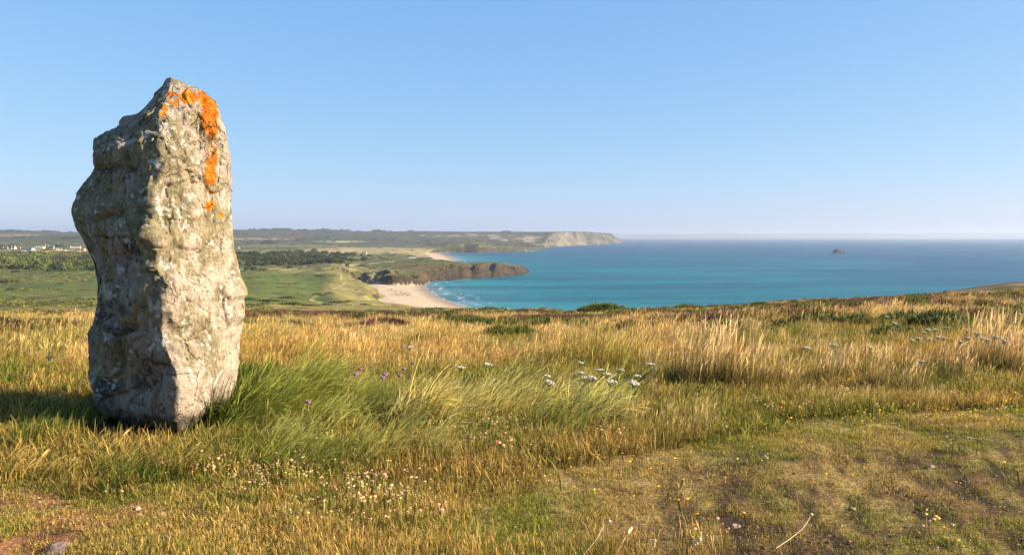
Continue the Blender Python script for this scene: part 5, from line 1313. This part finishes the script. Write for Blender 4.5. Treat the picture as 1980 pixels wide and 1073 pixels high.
# ------------------------------------------------------------------ houses
M_render = {k: simple_mat(k, c, .8, var=.06, scale=1) for k, c in (('white_render', (.80, .77, .72)), ('cream_render', (.72, .58, .38)), ('grey_stone_wall', (.34, .29, .25)))}
M_roof = {k: simple_mat(k, c, .7, var=.2, scale=2) for k, c in (('slate_roof', (.060, .065, .085)), ('brown_roof', (.20, .15, .12)), ('red_roof', (.45, .08, .04)), ('pale_roof', (.42, .32, .28)))}
M_glass = simple_mat('window_glass', (.05, .06, .07), .15, spec=.5)
M_door = simple_mat('painted_door', (.12, .16, .25))
def boxm(x0, x1, y0, y1, z0, z1):
    v = np.array([(a, b, c) for a in (x0, x1) for b in (y0, y1) for c in (z0, z1)], float)
    return v, np.array([(0,1,3,2),(4,6,7,5),(0,4,5,1),(2,3,7,6),(0,2,6,4),(1,5,7,3)])
def house(u, v, wpx, hw, wall, roof, label, depth=7.0, rz=0.0, wins=3, chim=2, gable_front=False, hr=3.4, flat=False):
    X, Y, Z = hit(u, v, 800); L = wpx * Y / FPX; r = empty('house', (X, Y, Z - .3), rz); l = L / 2; d = depth / 2
    if flat: 
        link('wall', np_mesh('house_wall', *boxm(-l, l, -d, d, 0, hw)), M_render[wall], r); link('roof', np_mesh('house_roof', *boxm(-l - .3, l + .3, -d - .3, d + .3, hw, hw + .6)), M_roof[roof], r)
    else:
        wv = np.array([(-l,-d,0),(l,-d,0),(l,d,0),(-l,d,0),(-l,-d,hw),(l,-d,hw),(l,d,hw),(-l,d,hw),(-l,0,hw+hr),(l,0,hw+hr)], float)
        me = np_mesh('house_wall', wv, [np.array([(0,1,5,4),(2,3,7,6)]), np.array([(1,2,6,9,5),(3,0,4,8,7)])]); link('wall', me, M_render[wall], r)
        parts = []
        for s in (-1, 1):
            a = np.array([(-l-.25, s*(d+.45), hw-.35),(l+.25, s*(d+.45), hw-.35),(l+.25, 0, hw+hr+.12),(-l-.25, 0, hw+hr+.12)]); b = a + np.array([0, 0, .22])
            parts.append((np.concatenate([a, b]), np.array([(0,1,2,3),(4,7,6,5),(0,4,5,1),(1,5,6,2),(2,6,7,3),(3,7,4,0)])))
        rf = link('roof', np_mesh('house_roof', *join(parts)), M_roof[roof], r)
        for k in range(chim):
            cx_ = (l - .6) * (1 if k == 0 else -1)
            ch = link('chimney', np_mesh('chimney', *boxm(-.55, .55, -.8, .8, -1.0, 1.9)), M_render['white_render'], rf); ch.location = (cx_, 0, hw + hr)
    for k in range(wins):
        wx = -l + L * (k + .7) / (wins + .4)
        w_ = link('window', np_mesh('window', *boxm(-.6, .6, -.06, .06, 0, 1.3)), M_glass, r); w_.location = (wx, -d - .03, 1.1)
    dr = link('door', np_mesh('door', *boxm(-.5, .5, -.07, .07, 0, 2.1)), M_door, r); dr.location = (l * .35, -d - .04, .25)
    tag(r, label, 'house', 'houses of the village')
house(51,486,22,3.4,'white_render','slate_roof','long low white house with a slate roof in the village',9,R(6),4)
house(19,487,8,3.6,'cream_render','slate_roof','cream gabled house in front of the left farmhouses',9,R(70),2,1)
house(11,483,9,3.2,'grey_stone_wall','slate_roof','slate-roofed farmhouse at the left end of the village',8,R(4),3)
house(26,481.5,10,3.4,'cream_render','slate_roof','house with a bright gable behind the cream gabled house',8,R(-20),3)
house(77,481,15,4.2,'cream_render','pale_roof','pink-roofed long building left of the power pole',9,R(3),5,0,hr=2.6)
house(62,483.5,8,2.6,'white_render','slate_roof','low white annex right of the long white house',7,R(4),2,0)
house(99,480.5,11,3.0,'grey_stone_wall','slate_roof','grey slate-roofed house just right of the power pole',8,R(0),3)
house(118,484.5,4,2.6,'white_render','brown_roof','small white cottage below the broad dark tree',6,R(30),1,0)
house(111,483.5,4,2.6,'white_render','brown_roof','small white house left of the small cottage',6,R(20),1,0)
house(129,485,4.5,3.2,'white_render','slate_roof','square white house at the edge of the golden field',6,R(25),1,0)
house(146,482,19,3.2,'grey_stone_wall','pale_roof','long brown-roofed house with white chimneys near the stone',8,R(5),4)
house(164,484,3.5,4.0,'white_render','slate_roof','narrow white house against the edge of the standing stone',7,R(35),1,0)
house(705,490.5,8,2.6,'cream_render','red_roof','red-roofed cottage on the plain behind the rocky headland',6,R(-10),2,0,hr=2.2)
house(462,480.5,3.5,3.4,'white_render','slate_roof','tiny white house close to the right side of the stone',7,R(30),1,1)

# lookout tower on the cape
X, Y, Z = crest(993.5); r = empty('lookout_tower', (X, Y, Z - 1))
def cyl(r0, r1, z0, z1, n=10):
    return tube([(0, 0, z0), (0, 0, (z0 + z1) / 2), (0, 0, z1)], [r0, (r0 + r1) / 2, r1], n)
link('shaft', np_mesh('tower_shaft', *boxm(-3, 3, -3, 3, 0, 12)), M_render['white_render'], r); link('lantern', np_mesh('tower_lantern', *boxm(-3.6, 3.6, -3.6, 3.6, 12, 14.5)), M_roof['pale_roof'], r)
tag(r, 'small white lookout tower on the skyline of the cape', 'tower')

# power pole in the village
X, Y, Z = hit(88, 481, 800); r = empty('power_pole', (X, Y, Z))
link('pole', np_mesh('pole', *tube([(0, 0, 0), (0, 0, 6), (0, 0, 13)], [.5, .45, .4])), M_render['white_render'], r); link('crossbar', np_mesh('crossbar', *boxm(-1.6, 1.6, -.15, .15, 11.6, 12)), M_bark, r)
tag(r, 'pale power pole standing between the village houses', 'pole')

# parked vans on the headland neck
M_van = simple_mat('white_paint', (.80, .80, .80), .35, spec=.5, var=.02); M_tyre = simple_mat('tyre_rubber', (.03, .03, .03))
def wheel_mesh():
    a = np.linspace(0, 2 * math.pi, 12, endpoint=False); v = np.concatenate([np.stack([.36 * np.cos(a), np.full(12, s), .36 * np.sin(a)], 1) for s in (-.12, .12)] + [[(0, -.12, 0), (0, .12, 0)]])
    i = np.arange(12); j = np.roll(i, -1)
    return np_mesh('wheel', v, [np.stack([i, j, j + 12, i + 12], 1), np.concatenate([np.stack([i, np.full(12, 24), j], 1), np.stack([i + 12, j + 12, np.full(12, 25)], 1)])])
WH = wheel_mesh()
vb = np.array([(-2.5,-.95,.35),(2.5,-.95,.35),(2.5,-.95,1.15),(1.7,-.9,1.3),(1.2,-.85,2.4),(-2.5,-.85,2.45),(-2.5,.95,.35),(2.5,.95,.35),(2.5,.95,1.15),(1.7,.9,1.3),(1.2,.85,2.4),(-2.5,.85,2.45)], float)
VAN = np_mesh('van_body', vb, [np.array([(0,1,7,6),(1,2,8,7),(2,3,9,8),(3,4,10,9),(4,5,11,10),(5,0,6,11)]), np.array([(0,5,4,3,2,1),(6,7,8,9,10,11)])])
VWIN = np_mesh('van_window', *boxm(-.1, 1.15, -.93, -.90, 1.45, 2.15))
for u, v, rz, lb in ((793,499.5,.1,'leftmost white van parked behind the rocky headland'),(797,499.8,.05,'middle white van parked behind the rocky headland'),(801.5,500,0,'rightmost white van parked behind the rocky headland')):
    X, Y, Z = hit(u, v, 600); r = empty('parked_van', (X, Y, Z), rz); r.scale = (1.1, 1.1, 1.1); link('body', VAN, M_van, r); link('window', VWIN, M_glass, r)
    for wx in (-1.6, 1.6):
        for wy in (-.85, .85): w_ = link('wheel', WH, M_tyre, r); w_.location = (wx, wy, .36)
    tag(r, lb, 'van', 'vans parked behind the headland')

# rocky islet
def islet():
    X, Y = on_z(1621, 489.6); n = 60
    gx_, gy_ = np.meshgrid(np.linspace(-40, 40, 90), np.linspace(-26, 26, 50), indexing='ij')
    rr = np.hypot(gx_ / 33, gy_ / 20); hh = 17 * np.clip(1 - ((gx_ + 7) / (26 + 8 * (gx_ > -7))) ** 2 * np.where(gx_ > -7, .62, 1.7), 0, 1) * np.clip(1 - (gy_ / 19) ** 2, 0, 1) ** .7
    hh = hh + (ridged(gx_ / 10, gy_ / 10, oct=4, seed=5) * 2.2 + fbm(gx_ / 16, gy_ / 16, oct=3, seed=6) * 2) * sstep(0, 5, hh) + np.where(rr < 1.15, .6, -2) + fbm(gx_ / 5, gy_ / 5, oct=2, seed=8)
    v = np.stack([gx_, gy_, np.maximum(hh, -2.5)], -1).reshape(-1, 3); i = np.arange(len(v)).reshape(gx_.shape)
    q = np.stack([i[:-1, :-1], i[1:, :-1], i[1:, 1:], i[:-1, 1:]], -1).reshape(-1, 4); q = q[v[q][:, :, 2].max(1) > -1.5]
    c = mixc(lin((.05, .042, .036)) + 0 * v, lin((.11, .095, .065)) + 0 * v, sstep(-.2, .5, fbm(v[:, 0] / 9, v[:, 1] / 9, v[:, 2] / 5, oct=3, seed=9))); c = mixc(c, lin((.04, .036, .034)) + 0 * v, sstep(3.2, 1.0, v[:, 2]))
    o = link('rocky_islet', np_mesh('rocky_islet', v, q, True, {'col': c}), M_cliff, loc=(X, Y, 0)); o.scale = (.72, .72, .72); tag(o, 'small dark rocky islet alone in the open sea', 'islet')
islet()

# people on the sands, a buoy and scattered weed
def person_mesh(pose, seed):
    """one continuous skinned body"""
    st = .28 if pose == 'walk' else .08
    J = {'pelvis': (0, 0, .95), 'waist': (0, 0, 1.12), 'chest': (0, .01, 1.34), 'neck': (0, 0, 1.50), 'head': (0, .02, 1.62), 'crown': (0, .02, 1.74),
         'hl': (-.10, 0, .90), 'kl': (-.11, st * .6, .50), 'al': (-.11, st * .5, .09), 'tl': (-.12, st * .5 + .16, .03), 'hr': (.10, 0, .90), 'kr': (.11, -st * .2, .50), 'ar': (.11, -st, .10), 'tr': (.12, -st + .16, .03),
         'sl': (-.19, 0, 1.42), 'el': (-.26, -st * .4, 1.14), 'wl': (-.27, -st * .2 + .06, .90), 'nl': (-.27, -st * .2 + .09, .80), 'sr': (.19, 0, 1.42), 'er': (.26, st * .4, 1.14), 'wr': (.27, st * .7, .92), 'nr': (.27, st * .8 + .02, .82)}
    E = [('pelvis','waist'),('waist','chest'),('chest','neck'),('neck','head'),('head','crown'),('pelvis','hl'),('hl','kl'),('kl','al'),('al','tl'),('pelvis','hr'),('hr','kr'),('kr','ar'),('ar','tr'),
         ('chest','sl'),('sl','el'),('el','wl'),('wl','nl'),('chest','sr'),('sr','er'),('er','wr'),('wr','nr')]
    rad = dict(pelvis=.15, waist=.13, chest=.16, neck=.06, head=.095, crown=.07, hl=.10, kl=.065, al=.045, tl=.035, hr=.10, kr=.065, ar=.045, tr=.035, sl=.065, el=.045, wl=.032, nl=.035, sr=.065, er=.045, wr=.032, nr=.035)
    k = list(J); me = bpy.data.meshes.new('person'); me.from_pydata([J[a] for a in k], [(k.index(a), k.index(b)) for a, b in E], [])
    o = bpy.data.objects.new('person', me); C.objects.link(o)
    sk = o.modifiers.new('skin', 'SKIN'); me.skin_vertices or None
    for i, a in enumerate(k): me.skin_vertices[0].data[i].radius = (rad[a], rad[a]); me.skin_vertices[0].data[i].use_root = (a == 'pelvis')
    sb = o.modifiers.new('smooth', 'SUBSURF'); sb.levels = 1; sb.render_levels = 1
    return o
PM = {k: simple_mat(k, c, .8) for k, c in (('dark_clothes', (.05, .06, .10)), ('red_clothes', (.45, .08, .06)), ('pale_clothes', (.6, .58, .55)))}
for u, v, pz, mt, lb in ((827,575.5,'walk','dark_clothes','person in dark clothes walking alone on the middle of the beach'),(843.5,586,'walk','dark_clothes','person in dark clothes, left of the two by the lower beach edge'),
    (848.5,587,'stand','pale_clothes','person in pale clothes, right of the two by the lower beach edge'),(838,583.5,'stand','red_clothes','person in red standing above the two lower walkers')):
    try:
        X, Y, Z = hit(u, v, 450); o = person_mesh(pz, 1); o.data.materials.append(PM[mt]); o.location = (X, Y, Z); o.rotation_euler = (0, 0, rng.random() * 6); tag(o, lb, 'person', 'people on the beach')
    except Exception as e: print('person', e)
X, Y = on_z(891, 570); r = empty('marker_buoy', (X, Y, 0))
link('float', np_mesh('buoy_float', *ball((0, 0, .3), .7, .7, 6), True), simple_mat('orange_float', (.65, .15, .05)), r); link('mast', np_mesh('buoy_mast', *tube([(0, 0, .5), (0, 0, 1.5), (0, 0, 2.2)], .12)), M_van, r)
tag(r, 'small orange and white buoy in the shallow bay', 'buoy')
T_weed = [merge(leaf_cloud(60, 1, 1, .35, .3, 990 + s, gaps=.1)) for s in range(3)]
n_ = 260; uu = np.concatenate([rng.normal(775, 9, 110), rng.normal(760, 12, 70), np.linspace(738, 800, 80) + rng.normal(0, 3, 80)]); vv_ = np.concatenate([rng.normal(569, 2.4, 110), rng.normal(562, 2.5, 70), 556 + (np.linspace(738, 800, 80) - 738) * .28 + rng.normal(0, 1.4, 80)])
H_ = hit(uu, vv_, 450); be_ = terrain(H_[:, 0], H_[:, 1])[1]; H_ = H_[be_ > .5]; n = len(H_)
put('seaweed', 'dark scattered seaweed on the upper beach', 'seaweed', T_weed, (H_[:, 0], H_[:, 1], H_[:, 2], 0, 0), .25 + .45 * rng.random(n), jitter_col(np.tile([.05, .035, .025], (n, 1)), .3, n), jitter_col(np.tile([.12, .07, .05], (n, 1)), .3, n), (1.6, 1.2, .7))
